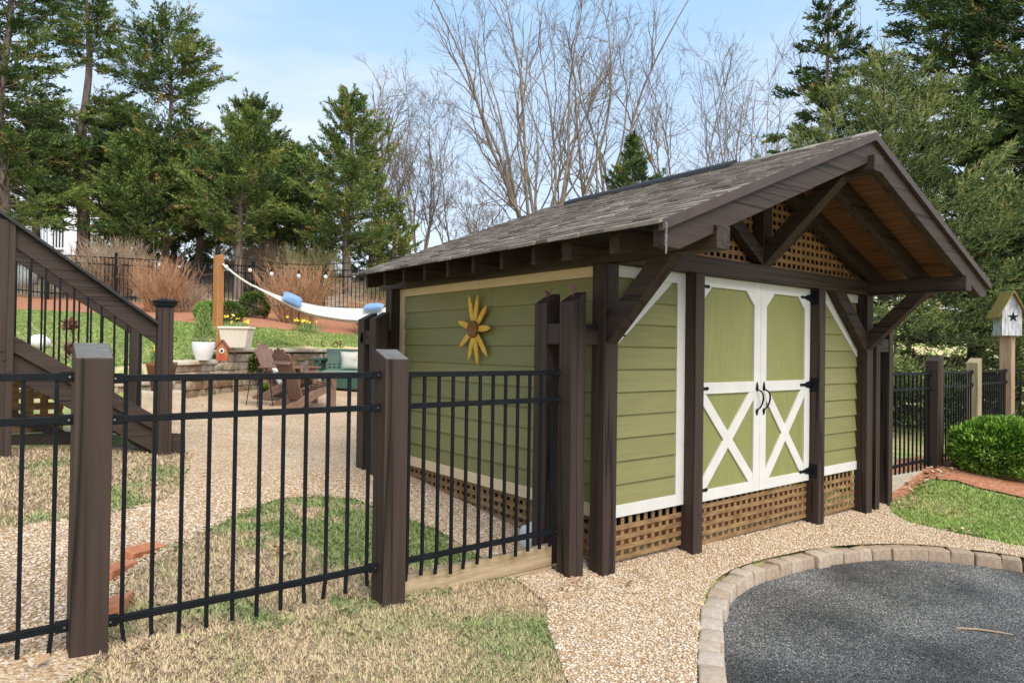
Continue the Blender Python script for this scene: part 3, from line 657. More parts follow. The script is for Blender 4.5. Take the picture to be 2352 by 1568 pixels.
build(MB().box(-.114, -.001, 3.32, 3.42, 1.70, 1.855), 'spacer_block', BX, gt2, bevel=.004)
build(MB().box(-.30, -.276, 3.43, 3.46, 1.72, 1.78).box(-.30, -.276, 3.43, 3.436, 1.74, 1.83), 'latch_hook', METAL, gt2)
RUST = mat('dusty_pink_rust', (.22, .12, .105), .8, (.34, .19, .165), 30, bump=.2)
def bird(loc, big, rot, label):
    t = thing('metal_bird', label, 'garden ornament', loc, rot, 'metal birds on the gate posts')
    s = .05
    mb = MB(); pr = [(-.034, .052), (-.045, .062), (-.042, .072), (-.03, .078), (-.012, .07), (.012, .064), (.038, .068), (.03, .045), (.02, .03), (.004, .022), (-.016, .026), (-.03, .04)]
    mb.prism([(a*1.0, b_+(.018 if big else -.014)) for a, b_ in pr], 'y', -.007, .007)
    build(mb, 'body', RUST, t, False, .003)
    ta = (.034, 0, .064+(.018 if big else -.014))
    build(MB().beam(ta, (.062, 0, .135 if big else .085), .006, .014 if big else .006), 'tail', RUST, t, False)
    for xx in (-.008, .012): build(MB().tube([(xx, 0, .03+(.018 if big else -.014)), (xx-.004, 0, -.002)], .0022, 5), 'leg', RUST, t, False)
bird((-.205, .13, 2.062), True, .2, 'rusty pink metal bird with upright tail on the front gate post')
bird((-.205, .415, 2.062), False, .2, 'rusty pink metal bird with thin short tail on the back gate post')
YEL = mat('yellow_painted_wood', (.68, .38, .035), .55, (.80, .52, .09), 9, (1, 2, 2), .1)
DISC = mat('brown_flower_disc', (.17, .075, .03), .8, (.30, .15, .06), 18, bump=.5)
sf = thing('sunflower_ornament', 'yellow wooden sunflower with brown centre hung on the olive side wall', 'wall ornament', (.10, 1.78, 1.855))
for i, ang in enumerate((10, 42, 88, 140, 168, 197, 235, 286, 345)):     # clockwise from up, seen from -X (right = -Y)
    a = math.radians(ang); L = [.325, .29, .265, .33, .34, .31, .285, .29, .34][i]; x = .058+.006*(i % 2)
    def pt(r, w_): return (1.78-(math.sin(a)*r+math.cos(a)*w_), 1.855+(math.cos(a)*r-math.sin(a)*w_))
    build(MB().prism([pt(.04, -.020), pt(L*.5, -.031), pt(L*.8, -.025), pt(L, -.004), pt(L, .004), pt(L*.8, .025), pt(L*.5, .031), pt(.04, .020)], 'x', x, x+.014), 'petal', YEL, sf, bevel=.004)
build(MB().prism([(1.78+.082*math.cos(t_), 1.855+.082*math.sin(t_)) for t_ in np.linspace(0, 2*math.pi, 24, False)], 'x', .036, .066), 'disc', DISC, sf, bevel=.008)
build(MB().box(.066, .118, 1.76, 1.80, 1.83, 1.88), 'mount', METAL, sf)

# ------------------------------------------------------------------ picket fence by the shed
FY = .2
def fence_post(x0, x1, y0, y1, zb, zt, label, m=BZ, axis='y', topm=None):
    t = thing('fence_post', label, 'fence post', ((x0+x1)/2, (y0+y1)/2, zb), 0, 'posts of the picket fence')
    build(slant_post(x0, x1, y0, y1, zb-.15, zt[0], zt[1], axis), 'shaft', m, t, bevel=.006)
    if topm: 
        zz = zt[0]; build(MB().hexa([(x0+.004, y0+.004, zt[0]+.001), (x1-.004, y0+.004, zt[0]+.001), (x1-.004, y1-.004, zt[1]+.001), (x0+.004, y1-.004, zt[1]+.001), (x0+.006, y0+.006, zt[0]+.004), (x1-.006, y0+.006, zt[0]+.004), (x1-.006, y1-.006, zt[1]+.004), (x0+.006, y1-.006, zt[1]+.004)]), 'weathered_top', topm, t)
    return t
fence_post(-3.277, -3.124, .12, .265, .22, (1.602, 1.668), 'wide brown fence post with grey weathered top nearest the camera, left', topm=GREY_TOP)
fence_post(-1.72, -1.565, .115, .265, .13, (1.602, 1.655), 'brown fence post with sloped grey top in front of the shed side wall', topm=GREY_TOP)
def fence_panel(x0, x1, label, y=FY, rot=0., zs=(.357, 1.31, 1.505), n=11, zlow=.235, brk=(True, True), rail=(.028, .034), first=None):
    t = thing('picket_fence', label, 'fence panel', ((x0+x1)/2, y, zlow), 0, 'black metal picket fence panels')
    for z in zs: build(MB().box(x0, x1, y-rail[0]/2, y+rail[0]/2, z-rail[1]/2, z+rail[1]/2), 'rail', METAL, t, bevel=.002)
    sp = (x1-x0)/n
    for i in range(n):
        x = x0+sp*(i+.5); tl = rng.normal(0, .008)
        mb = MB(); h = .0088; zt = zs[2]-rail[1]/2-.0005; zb = zlow+rng.normal(0, .012)
        mb.box(x-h, x+h, y-h, y+h, zs[0]-.02, zt); 
        mb.hexa([(x-h+tl, y-h, zb), (x+h+tl, y-h, zb), (x+h+tl, y+h, zb), (x-h+tl, y+h, zb), (x-h, y-h, zs[0]-.02), (x+h, y-h, zs[0]-.02), (x+h, y+h, zs[0]-.02), (x-h, y+h, zs[0]-.02)])
        build(mb, 'picket', METAL, t)
    t.rotation_euler = (0, 0, rot)
    for e, xx, sx in ((brk[0], x0, 1), (brk[1], x1, -1)):
        if not e: continue
        for z in zs:
            b_ = build(MB().box(min(xx, xx+sx*.05), max(xx, xx+sx*.05), y-rail[0]/2-.006, y+rail[0]/2+.006, z-rail[1]/2-.007, z+rail[1]/2+.007), 'rail_bracket', METAL, t, bevel=.003)
            build(MB().tube([(xx+sx*.015, y-rail[0]/2-.006, z), (xx+sx*.015, y-rail[0]/2-.009, z)], .005, 8), 'screw', STEEL, b_)
    return t
fence_panel(-3.124, -1.72, 'black picket fence panel between the two free standing brown posts')
fence_panel(-4.64, -3.277, 'black picket fence panel cut off at the left picture edge', n=11, zs=(.375, 1.318, 1.515), zlow=.25)
fence_panel(-1.565, -.277, 'black picket fence panel in front of the shed side wall', n=12, zlow=.24, brk=(False, True))
te = thing('timber_edging', 'pale treated timber boards under the picket panel beside the shed', 'timber edging', (-.9, .26, .05))
build(MB().hexa([(-1.6, .24, -.1), (-.28, .24, -.25), (-.28, .29, -.25), (-1.6, .29, -.1), (-1.6, .24, .09), (-.28, .24, .09), (-.28, .29, .09), (-1.6, .29, .09)]), 'board', TIMBER, te, bevel=.004)
build(MB().box(-1.6, -.28, .242, .292, .094, .245), 'board', TIMBER, te, bevel=.004)
# right of the shed
gt3 = thing('gate_post_pair', 'twin brown gate posts at the right front corner of the shed', 'gate post', (4.55, .2, -.18))
build(MB().box(4.40, 4.50, .03, .17, -.25, 2.02), 'post', BZ, gt3, bevel=.006)
build(MB().box(4.80, 4.90, .06, .2, -.25, 2.0), 'post', BZ, gt3, bevel=.006)
build(MB().box(4.501, 4.799, .07, .16, 1.70, 1.85), 'spacer_block', BX, gt3, bevel=.004)
RZ = (.29, 1.235, 1.43)
fence_panel(4.9, 6.38, 'black picket panel right of the shed over a concrete coloured timber', y=.21, zs=RZ, n=12, zlow=.1, brk=(False, True))
fence_post(6.38, 6.56, .12, .28, .08, (1.60, 1.66), 'dark brown sloped fence post behind the right lawn wedge', axis='x')
fence_panel(6.56, 8.27, 'black picket panel behind the round green shrub, brown post to its left', y=.28, rot=.08, zs=RZ, n=14, zlow=.14)
WEATH = mat('mossy_weathered_wood', (.24, .19, .12), .85, (.36, .30, .20), 3, (9, 9, .8), .3, 6, col3=(.29, .25, .14))
fence_post(8.27, 8.43, .27, .43, .1, (1.57, 1.64), 'weathered mossy fence post with one brown face behind the round shrub', m=WEATH, axis='x')
fence_panel(8.43, 10.29, 'black picket panel between mossy post and birdhouse post', y=.42, rot=.085, zs=RZ, n=16, zlow=.14)
BPO = fence_post(10.29, 10.47, .42, .60, .1, (2.02, 2.02), 'tall weathered fence post carrying the star birdhouse', m=mat('bare_post_wood', (.27, .18, .115), .85, (.40, .29, .2), 3, (9, 9, .8), .3, 6))
o = fence_panel(-.8, .8, 'black picket panel running off the right picture edge past the birdhouse', y=0, zs=RZ, n=13, zlow=.14)
o.rotation_euler = (0, 0, math.radians(-38))
_q = Vector((0, 0, 0))
for ch in o.children_recursive: pass
o.location = (11.10, .0, .14)
tr = thing('timber_edging', 'grey weathered timber edging under the picket panel right of the shed', 'timber edging', (5.6, .2, 0))
build(MB().hexa([(4.91, .19, -.35), (6.37, .19, -.1), (6.37, .26, -.1), (4.91, .26, -.35), (4.91, .19, .2), (6.37, .19, .16), (6.37, .26, .16), (4.91, .26, .2)]), 'board', mat('grey_timber', (.36, .31, .23), .85, (.5, .45, .36), 4, (1, 5, 9), .3), tr, bevel=.004)
# birdhouse on the tall post
OLDW = mat('peeling_white_wood', (.30, .30, .31), .85, (.62, .63, .65), 3, (7, 7, 1.4), .3, 9, mixpos=(.35, .6))
bh = thing('birdhouse', 'weathered white birdhouse with black star hole and mossy tin roof', 'birdhouse', (10.38, .51, 2.024))
build(MB().prism([(10.19, 2.024), (10.57, 2.024), (10.57, 2.56), (10.38, 2.93), (10.19, 2.56)], 'y', .31, .71), 'body', OLDW, bh, bevel=.004)
for nm, sx in (('roof', -1), ('roof', 1)):
    build(MB().prism([(10.38, 2.985), (10.38+sx*.29, 2.42), (10.38+sx*.29, 2.40), (10.38, 2.95)], 'y', .22, .80), nm, mat('mossy_roof', (.27, .215, .055), .8, (.32, .16, .085), 3.5, (1, 3, 1), .2, mixpos=(.5, .72)), bh)
st = MB(); pts = [(10.40+(.11 if k % 2 == 0 else .042)*math.sin(math.pi*k/5), 2.42+(.11 if k % 2 == 0 else .042)*math.cos(math.pi*k/5)) for k in range(10)]
build(st.prism(pts, 'y', .302, .314), 'star_opening', METAL, bh)
bh.rotation_euler = (0, 0, math.radians(-50)); bh.scale = (.8, .8, .8)

# ------------------------------------------------------------------ deck stairs
stairs = thing('deck_stairs', 'dark brown wooden deck stairs with black balusters and slatted skirt', 'stairs', (-2.6, 4.9, .5))
rt = lambda x: 1.906-.7365*(x+2.169); stp = lambda x: .959-.667*(x+2.2)
XL = -5.4
nw = build(MB().box(-2.165, -2.015, 4.26, 4.40, .4, 2.075), 'newel_post', BZ, stairs, bevel=.005)
mb = MB()
for a, z0, z1 in ((.012, 2.06, 2.075), (.024, 2.0755, 2.105), (.036, 2.1055, 2.125)): mb.box(-2.165-a, -2.015+a, 4.26-a, 4.40+a, z0, z1)
mb.add([(-2.195, 4.23, 2.1255), (-1.985, 4.23, 2.1255), (-1.985, 4.43, 2.1255), (-2.195, 4.43, 2.1255), (-2.09, 4.33, 2.155)], [(0, 1, 4), (1, 2, 4), (2, 3, 4), (3, 0, 4), (3, 2, 1, 0)])
build(mb, 'post_cap', METAL, nw)
build(MB().tube([(-2.01, 4.30, 1.72), (-1.985, 4.30, 1.70), (-1.975, 4.30, 1.72), (-1.98, 4.30, 1.745)], .004, 6), 'hook', METAL, nw)
big = build(MB().box(-3.52, -3.362, 4.262, 4.40, .5, rt(-3.44)-.045), 'deck_post', BZ, stairs, bevel=.005)
for xx, zz in ((-3.43, 1.52), (-3.40, 1.40), (-3.45, 1.60)): build(MB().tube([(xx, 4.262, zz), (xx, 4.248, zz)], .014, 8), 'bolt', BRD, big)
CAPM = mat('charcoal_rail_cap', (.022, .022, .024), .5, (.035, .034, .036), 6, (1, 6, 6), .05)
def slab(x0, x1, f, top, bot, y0, y1): return MB().prism([(x0, f(x0)-top), (x1, f(x1)-top), (x1, f(x1)-bot), (x0, f(x0)-bot)], 'y', y0, y1)
build(slab(XL, -2.167, rt, 0, .035, 4.235, 4.385), 'rail_cap', CAPM, stairs, bevel=.004)
build(slab(XL, -2.166, rt, .0355, .235, 4.30, 4.34), 'hand_rail', BX, stairs, bevel=.003)
build(slab(XL, -2.166, stp, 0, .155, 4.285, 4.325), 'skirt_board', BX, stairs, bevel=.003)
build(MB().prism([(XL, stp(XL)-.14), (-2.1, stp(-2.1)-.14), (-1.87, .725), (-1.865, .48), (-2.02, .46), (XL, stp(XL)-.42)], 'y', 4.326, 4.366), 'stringer', BX, stairs, bevel=.003)
for i in range(-10, 9):
    x = -3.239+.1155*i
    if not -3.54 < x < -3.35: build(MB().box(x-.009, x+.009, 4.311, 4.329, stp(x)-.02, rt(x)-.23), 'baluster', METAL, stairs)
rb = lambda x: 1.99-.682*(x+2.222); sb = lambda x: stp(x)
build(slab(XL, -2.10, rb, 0, .035, 5.43, 5.57), 'rail_cap', CAPM, stairs, bevel=.004)
build(slab(XL, -2.11, rb, .0355, .2, 5.48, 5.52), 'hand_rail', BX, stairs, bevel=.003)
build(MB().box(-2.222, -2.105, 5.44, 5.56, .5, rb(-2.16)-.04), 'newel_post', BZ, stairs, bevel=.004)
build(slab(XL, -1.95, sb, .05, .42, 5.48, 5.52), 'stringer', BX, stairs)
for i in range(-11, 9):
    x = -3.195+.1155*i; build(MB().box(x-.009, x+.009, 5.491, 5.509, sb(x)-.06, rb(x)-.195), 'baluster', METAL, stairs)
for i in range(9):
    x = -1.98-.27*i; z = .62+.18*i
    build(MB().box(x-.29, x, 4.37, 5.475, z-.03, z), 'tread', BX, stairs, bevel=.003)
build(MB().box(-6.5, -2.84, 4.93, 4.97, .60, .745), 'skirt_beam', BRD, stairs, bevel=.003)
build(MB().prism([(-6.5, 2.6), (-6.5, 2.45), (-2.84, .63), (-2.65, .63)], 'y', 4.975, 5.015), 'inner_stringer', BRD, stairs)
lattice('slat_skirt', -5.5, -2.9, .75, 1.32, 5.03, pitch=(.125, .115), sw=.072, par=stairs, top=None)
LOW = thing('landing_stone', 'small tan stone block under the foot of the deck stairs', 'stone', (-2.33, 4.75, .5))
build(MB().box(-2.62, -2.25, 4.62, 4.85, .42, .585), 'block', BLOCK, LOW, bevel=.015)

# ------------------------------------------------------------------ retaining wall
wall = thing('retaining_wall', 'curved stepped retaining wall of rough tan blocks behind the gravel court', 'retaining wall', (.7, 9.9, .8))
sW = np.concatenate([[0], np.cumsum(np.linalg.norm(np.diff(WALL, axis=0), axis=1))])
def wp(q): return np.array([np.interp(q, sW, WALL[:, 0]), np.interp(q, sW, WALL[:, 1])])
def wtop(x): return 1.12 if x < -1.15 else (1.415 if x < -.13 else 1.625)
mbB = MB(); mbC = MB()
def wall_block(mb, q, L, z0, z1, dep, out, jit, tint):
    a, b_ = wp(q), wp(q+L); d = (b_-a)/np.linalg.norm(b_-a); nr = np.array([d[1], -d[0]])
    P = []
    o_ = out+rng.normal(0, jit)
    for zz in (z0, z1):
        for p, s_ in ((a+d*.004, o_), (b_-d*.004, o_+rng.normal(0, jit)), (b_-d*.004, -dep), (a+d*.004, -dep)):
            w_ = p+nr*(s_+(rng.normal(0, jit*.6) if s_ > 0 or s_ > -.1 else 0)); P.append((w_[0], w_[1], zz))
    mb.hexa(P, tint)
hC = .15
for c in range(0, 8):
    q = rng.random()*.2
    while q < sW[-1]-.5:
        L = .2+.22*rng.random(); x = wp(q+L/2)[0]; base = float(G(*wp(q+L/2)))-.08; z0 = .62+c*hC; tp = wtop(x)
        ok = z0 > base-.1 and z0+hC < tp+.03
        if ok: wall_block(mbB, q, L, z0+.003, min(z0+hC-.003, tp-.075), .24, .0, .013, float(rng.random()))
        q += L+.004
q = 0
while q < sW[-1]-.6:
    L = .3+.2*rng.random(); x = wp(q+L/2)[0]; wall_block(mbC, q, L, wtop(x)-.074, wtop(x)+rng.normal(0, .004), .27, .035, .008, float(.5+.5*rng.random())); q += L+.004
build(mbB, 'wall_blocks', BLOCK, wall, bevel=.014, smooth=True)
CAPS = mat('wall_capstone', (.85, .83, .8), .9, (1.1, 1.08, 1.05), 9, bump=.6, bscale=24, tint=[(0, (.42, .31, .22)), (.6, (.56, .48, .38)), (1, (.66, .6, .52))])
build(mbC, 'capstones', CAPS, wall, bevel=.012, smooth=True)

# ------------------------------------------------------------------ garden furniture
PLAST = mat('brown_resin_wood', (.185, .108, .078), .5, (.255, .155, .117), 4, (2, 2, 2), .08, 14)
def adirondack(label, loc, rotz):
    t = thing('adirondack_chair', label, 'chair', loc, rotz, 'adirondack chairs on the gravel court')
    B = lambda mb, n, bv=.004: build(mb, n, PLAST, t, False, bv)
    for s_ in (-1, 1):
        y0, y1 = (.225*s_, .25*s_) if s_ > 0 else (-.25, -.225)
        B(MB().prism([(.66, .375), (.66, .27), (.42, .205), (.10, .06), (-.02, 0), (-.26, 0), (-.28, .045), (-.22, .075), (-.06, .125), (.2, .27)], 'y', min(y0, y1), max(y0, y1)), 'leg')
        y0, y1 = (.255*s_, .28*s_)
        B(MB().box(.56, .665, min(y0, y1), max(y0, y1), 0, .555), 'leg')
        y0, y1 = (.225*s_, .365*s_)
        B(MB().prism([(-.14, .225*s_), (-.14, .30*s_), (.3, .34*s_), (.62, .375*s_), (.72, .355*s_), (.74, .30*s_), (.72, .235*s_), (.62, .215*s_)], 'z', .556, .580), 'arm_rest')
        B(MB().prism([(.60, .30), (.60, .55), (.50, .55)], 'y', min(.281*s_, .30*s_), max(.281*s_, .30*s_)), 'arm_bracket')
    mb = MB()
    for i in range(8):
        x = .66-.078*i; z = .392-.034*i; mb.beam((x, -.25, z), (x, .25, z), .068, .02, (.4, 0, 1))
    B(mb, 'seat', .003)
    mb = MB(); tops = [.89, .965, .99, .965, .89]
    for i in range(5):
        y = (i-2); h = tops[i]; a = np.array([.09, y*.083, .13]); b_ = np.array([.09-.42*(h-.13), y*.108, h])
        d = b_-a; wv = np.array([0, 1, 0]); nv = np.cross(d, wv); nv /= np.linalg.norm(nv); P = []
        rs = [(0, .0405), (.86, .053), (.95, .051), (1.0, .036)] 
        for off in (0, .02):
            P2 = [a+d*f-wv*wd+nv*off for f, wd in rs]+[a+d*f+wv*wd+nv*off for f, wd in rs[::-1]]
            P += [tuple(p) for p in P2]
        n = 8; mb.add(P, [tuple(range(n))[::-1], tuple(range(n, 2*n))]+[(k, (k+1) % n, n+(k+1) % n, n+k) for k in range(n)])
    B(mb, 'backrest', .003)
    B(MB().beam((-.215, -.25, .74), (-.215, .25, .74), .022, .06, (.35, 0, 1)).beam((-.015, -.29, .53), (-.015, .29, .53), .03, .05), 'back_rail')
    return t
hA = math.radians(12); oA = np.array([.52, 7.68])
adirondack('brown slatted adirondack chair seen from behind, nearest the fence', (oA[0], oA[1], float(H(*oA))+.018), hA)
hB = math.radians(-52); skid = np.array([.16, 8.66]); oB = skid-np.array([math.cos(hB)*-.28-math.sin(hB)*-.25, math.sin(hB)*-.28+math.cos(hB)*-.25])
zB = float(H(*oB))+.018
adirondack('brown slatted adirondack chair with white cushion against the stone wall', (oB[0], oB[1], zB), hB)
def pillow_mb(w_, h_, th, n=10, pinch=.12):
    mb = MB(); V = []; F = []
    for side in (1, -1):
        for i in range(n+1):
            for j in range(n+1):
                u, v = i/n*2-1, j/n*2-1; k = max(0, (1-u**4)*(1-v**4))**.6
                V.append((u*w_/2*(1-pinch*(1-v*v)*.6+0), side*th/2*k, v*h_/2*(1-pinch*(1-u*u)*.6)))
    m_ = (n+1)**2
    for s_ in range(2):
        for i in range(n):
            for j in range(n):
                a = s_*m_+i*(n+1)+j; F.append((a, a+1, a+n+2, a+n+1))
    return mb.add(V, F)
CUSH = mat('white_cushion', (.74, .72, .68), .9, (.80, .78, .75), 7)
BLUEP = mat('pale_blue_cushion', (.17, .29, .50), .85, (.22, .35, .56), 6, bump=.1)
FLOR = mat('floral_cushion', (.80, .78, .72), .9, (.55, .50, .28), 13, detail=1, mixpos=(.60, .70), col3=(.78, .66, .42))
def pillow(label, loc, rot, m, sz=(.42, .42, .16)):
    o = build(pillow_mb(*sz), 'pillow', m, None, False, smooth=True); o.location = tuple(loc); o.rotation_euler = rot
    return tag(o, label, 'pillow')
def onchair(x, y, z): c, s_ = math.cos(hB), math.sin(hB); return (oB[0]+c*x-s_*y, oB[1]+s_*x+c*y, zB+z)
pillow('white cushion leaning in the farther adirondack chair', onchair(.14, 0, .42), (math.radians(-28), 0, hB+math.pi/2), CUSH, (.40, .36, .15))
GRNB = mat('sage_green_bench', (.16, .245, .20), .55, (.20, .29, .24), 5, (1, 1, 1), .15, 60)
GRND = mat('dark_green_bench', (.030, .075, .055), .5, (.05, .105, .08), 5)
bl = at(812, 893, 14.1); bl[2] = float(H(bl[0], bl[1]))+.018
bench = thing('garden_bench', 'sage green woven garden bench with dark green arms and storage base', 'bench', bl, -YAW)
bB = lambda mb, n, m=GRNB, bv=.008: build(mb, n, m, bench, False, bv)
bB(MB().hexa([(-.66, .26, .38), (.66, .26, .38), (.66, .31, .38), (-.66, .31, .38), (-.66, .34, .86), (.66, .34, .86), (.66, .38, .86), (-.66, .38, .86)]), 'backrest')
mb = MB()
for i in range(13):
    for j in range(6): mb.box(-.60+i*.094, -.60+i*.094+.06, .268+.0155*j, .272+.0155*j, .46+j*.062, .46+j*.062+.028)
bB(mb, 'weave', GRND, 0)
bB(MB().box(-.60, .60, -.22, .259, .36, .42), 'seat'); bB(MB().box(-.58, .58, -.19, .25, .06, .355), 'storage_box', GRND)
for s_ in (-1, 1):
    bB(MB().box(min(s_*.62, s_*.78), max(s_*.62, s_*.78), -.30, .30, .62, .67), 'arm_rest', GRND)
    for yy in (-.27, .22): bB(MB().box(min(s_*.65, s_*.75), max(s_*.65, s_*.75), yy, yy+.06, 0, .619), 'leg', GRND)
    bB(MB().box(min(s_*.68, s_*.72), max(s_*.68, s_*.72), -.209, .219, .12, .56), 'side_panel', GRND)
def onbench(x, y, z): c, s_ = math.cos(-YAW), math.sin(-YAW); return (bl[0]+c*x-s_*y, bl[1]+s_*x+c*y, bl[2]+z)
pillow('white cushion with small yellow flowers on the green bench', onbench(-.10, .14, .62), (math.radians(14), 0, -YAW), FLOR, (.42, .40, .16))
tl = at(596, 926, 11.2); tl[2] = float(H(tl[0], tl[1]))+.018
tb = thing('side_table', 'round black metal side table beside the adirondack chairs', 'side table', tl)
build(MB().lathe([(.0, .455), (.22, .455), (.235, .462), (.235, .492), (.228, .497), (.0, .497)], (0, 0, 0), 28), 'table_top', METAL, tb, False)
for k in range(4):
    a = math.pi/4+k*math.pi/2+.3; build(MB().tube([(.15*math.cos(a), .15*math.sin(a), .455), (.21*math.cos(a), .21*math.sin(a), 0)], .007, 6), 'leg', METAL, tb, False)
sp_ = at(727, 885, 13.4); sp_[2] = float(H(sp_[0], sp_[1]))
lg = thing('log_stump', 'short upright pale log between the chairs and the green bench', 'log', sp_)
build(MB().lathe([(.10, -.02), (.095, .1), (.09, .42), (.085, .43)], (0, 0, 0), 16), 'bark', mat('log_bark', (.22, .17, .12), .95, (.42, .35, .27), 9, (3, 3, 1), .8), lg, False)
build(MB().lathe([(.086, .4305), (.084, .436)], (0, 0, 0), 16), 'cut_end', mat('cut_wood', (.55, .42, .28), .8, (.62, .5, .36), 12), lg, False)
# rusty letters on the wall
LT = mat('rusty_letter', (.20, .055, .025), .8, (.32, .11, .05), 24)
lp = at(765, 797, 14.75)
ls = thing('letter_sign', 'thin rusty metal letters standing on the wall behind the green bench', 'letter sign', lp, -YAW)
def let(strokes, x0, n='letter', th=.014):
    mb = MB()
    for p, q in strokes: mb.beam((x0+p[0], 0, p[1]), (x0+q[0], 0, q[1]), .012, th, (0, 0, 1) if abs(p[0]-q[0]) > abs(p[1]-q[1]) else (1, 0, 0))
    build(mb, n, LT, ls, False)
let([((0, 0), (0, .135)), ((.008, .008), (.075, .008))], -.25)
mb = MB(); mb.tube([(.05+.052*math.cos(a), 0, .052+.052*math.sin(a)) for a in np.linspace(0, 2*math.pi, 17)], .010, 6, cap=False); build(mb, 'letter', LT, ls, False)
let([((0, 0), (0, .13)), ((.008, .008), (.075, .008)), ((.008, .068), (.06, .068)), ((.008, .124), (.075, .124))], .145)

# ------------------------------------------------------------------ plants in pots, birdhouse on the wall
def leafquads(P, D, L, W, rg):
    """P,D (n,3); L,W scalars or arrays: diamond leaves along D"""
    n = len(P); D = D/np.linalg.norm(D, axis=1)[:, None]; r = rg.normal(size=(n, 3)); s_ = np.cross(D, r); s_ /= np.linalg.norm(s_, axis=1)[:, None]+1e-9
    L = np.broadcast_to(L, (n,))[:, None]; W = np.broadcast_to(W, (n,))[:, None]
    V = np.stack([P, P+D*L*.45+s_*W*.5, P+D*L, P+D*L*.45-s_*W*.5], 1).reshape(-1, 3)
    return V, np.arange(n*4).reshape(n, 4)
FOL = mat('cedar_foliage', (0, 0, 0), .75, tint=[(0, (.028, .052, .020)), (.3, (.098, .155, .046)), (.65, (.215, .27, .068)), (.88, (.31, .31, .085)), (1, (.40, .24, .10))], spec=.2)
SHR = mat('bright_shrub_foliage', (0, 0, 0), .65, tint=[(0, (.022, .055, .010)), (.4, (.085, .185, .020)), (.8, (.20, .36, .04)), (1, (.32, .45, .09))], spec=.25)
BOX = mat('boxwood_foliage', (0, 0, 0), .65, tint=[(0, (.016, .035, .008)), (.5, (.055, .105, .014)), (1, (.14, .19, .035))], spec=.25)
YFL = mat('yellow_petals', (.80, .58, .03), .6, (.86, .68, .10), 9)
PFL = mat('purple_petals', (.30, .14, .42), .6, (.70, .55, .76), 30)
DAFL = mat('daffodil_leaves', (0, 0, 0), .6, tint=[(0, (.08, .16, .04)), (1, (.22, .33, .11))])
def flowers(mb, pts, r, rg):
    for p in pts:
        nrm = rg.normal(size=3); nrm[2] = abs(nrm[2]); nrm[1] -= 1.0; nrm /= np.linalg.norm(nrm)
        a = np.cross(nrm, [0, 0, 1]); a /= np.linalg.norm(a)+1e-9; b_ = np.cross(nrm, a)
        V = [p+(a*math.cos(t_)+b_*math.sin(t_))*r*(1 if k % 2 == 0 else .55)+nrm*(.3*r if k % 2 == 0 else 0) for k, t_ in enumerate(np.linspace(0, 2*math.pi, 10, False))]
        mb.add([p]+V, [(0, i+1, (i+1) % 10+1) for i in range(10)])
    return mb
def daffs(parent, c, n, h, spread, seed, nf, world=True):
    rg = np.random.default_rng(seed); c = np.array(c)
    P = c+np.column_stack([rg.normal(0, spread, n), rg.normal(0, spread, n), np.zeros(n)])
    D = np.column_stack([rg.normal(0, .28, n), rg.normal(0, .28, n), np.ones(n)])
    V, F_ = leafquads(P, D, h*(.6+.5*rg.random(n)), .022, rg)
    npmesh('leaves', V, F_, DAFL, parent, tint=rg.random(n))
    pts = [c+np.array([rg.normal(0, spread*1.3), rg.normal(0, spread*1.3), h*(.75+.4*rg.random())]) for _ in range(nf)]
    build(flowers(MB(), pts, .042, rg), 'flowers', YFL, parent)
wz = 1.418
c = at(467, 825, 11.55); c[2] = 1.417
pot = thing('flower_pot', 'round white ribbed pot with a small conical juniper and pansies', 'flower pot', c)
prof = [(.115, 0)]+[(.115+.065*math.sin(min(1, i/14)*math.pi/2)+(.002 if i % 2 else 0), .004+i*.0188) for i in range(17)]+[(.172, .305), (.165, .285), (.02, .28)]
build(MB().lathe([(r*1.0, z) for r, z in prof], tuple(c), 32), 'pot', mat('white_glaze', (.78, .78, .77), .45, (.82, .82, .81), 4), pot, smooth=True)
rg = np.random.default_rng(5); n = 2600; hh = rg.random(n)**1.15; a = rg.random(n)*6.283; r_ = (.17*(1-hh)+.025)*np.sqrt(rg.random(n))*(1+.25*np.sin(a*3+hh*9))
P = np.array(c)+np.column_stack([r_*np.cos(a), r_*np.sin(a), .30+hh*.60]); D = np.column_stack([np.cos(a)*.5, np.sin(a)*.5, np.ones(n)])+rg.normal(0, .25, (n, 3))
V, F_ = leafquads(P, D, .08, .016, rg); npmesh('juniper', V, F_, mat('juniper_needles', (0, 0, 0), .7, tint=[(0, (.12, .20, .05)), (1, (.42, .52, .18))]), pot, tint=np.clip(rg.random(n)*.7+.3*(r_/.15), 0, 1))
fp = [np.array(c)+np.array([.15*math.cos(t_), .15*math.sin(t_), .32+.05*rg.random()]) for t_ in rg.random(16)*6.283]
build(flowers(MB(), fp[:10], .034, rg), 'pansies', PFL, pot); build(flowers(MB(), fp[10:], .030, rg), 'yellow_pansies', YFL, pot)
c = at(511, 825.5, 11.3); c[2] = 1.417
rbh = thing('toy_birdhouse', 'small rust brown birdhouse with red roof and red picket feet on the wall', 'birdhouse', c, -YAW+.25)
OR1 = mat('orange_stained_wood', (.36, .135, .05), .65, (.47, .19, .075), 5, (6, 6, 1), .1); RED1 = mat('red_painted_wood', (.42, .06, .03), .6, (.5, .09, .05), 9); REDR = mat('plum_roof', (.22, .07, .06), .7, (.30, .11, .10), 8)
build(MB().prism([(-.085, 0), (.085, 0), (.085, .21), (0, .325), (-.085, .21)], 'y', -.075, .075), 'body', OR1, rbh, False, .003)
for sx in (-1, 1): build(MB().prism([(0, .328), (sx*.115, .176), (sx*.115, .196), (0, .352)], 'y', -.10, .10), 'roof', REDR, rbh, False, .002)
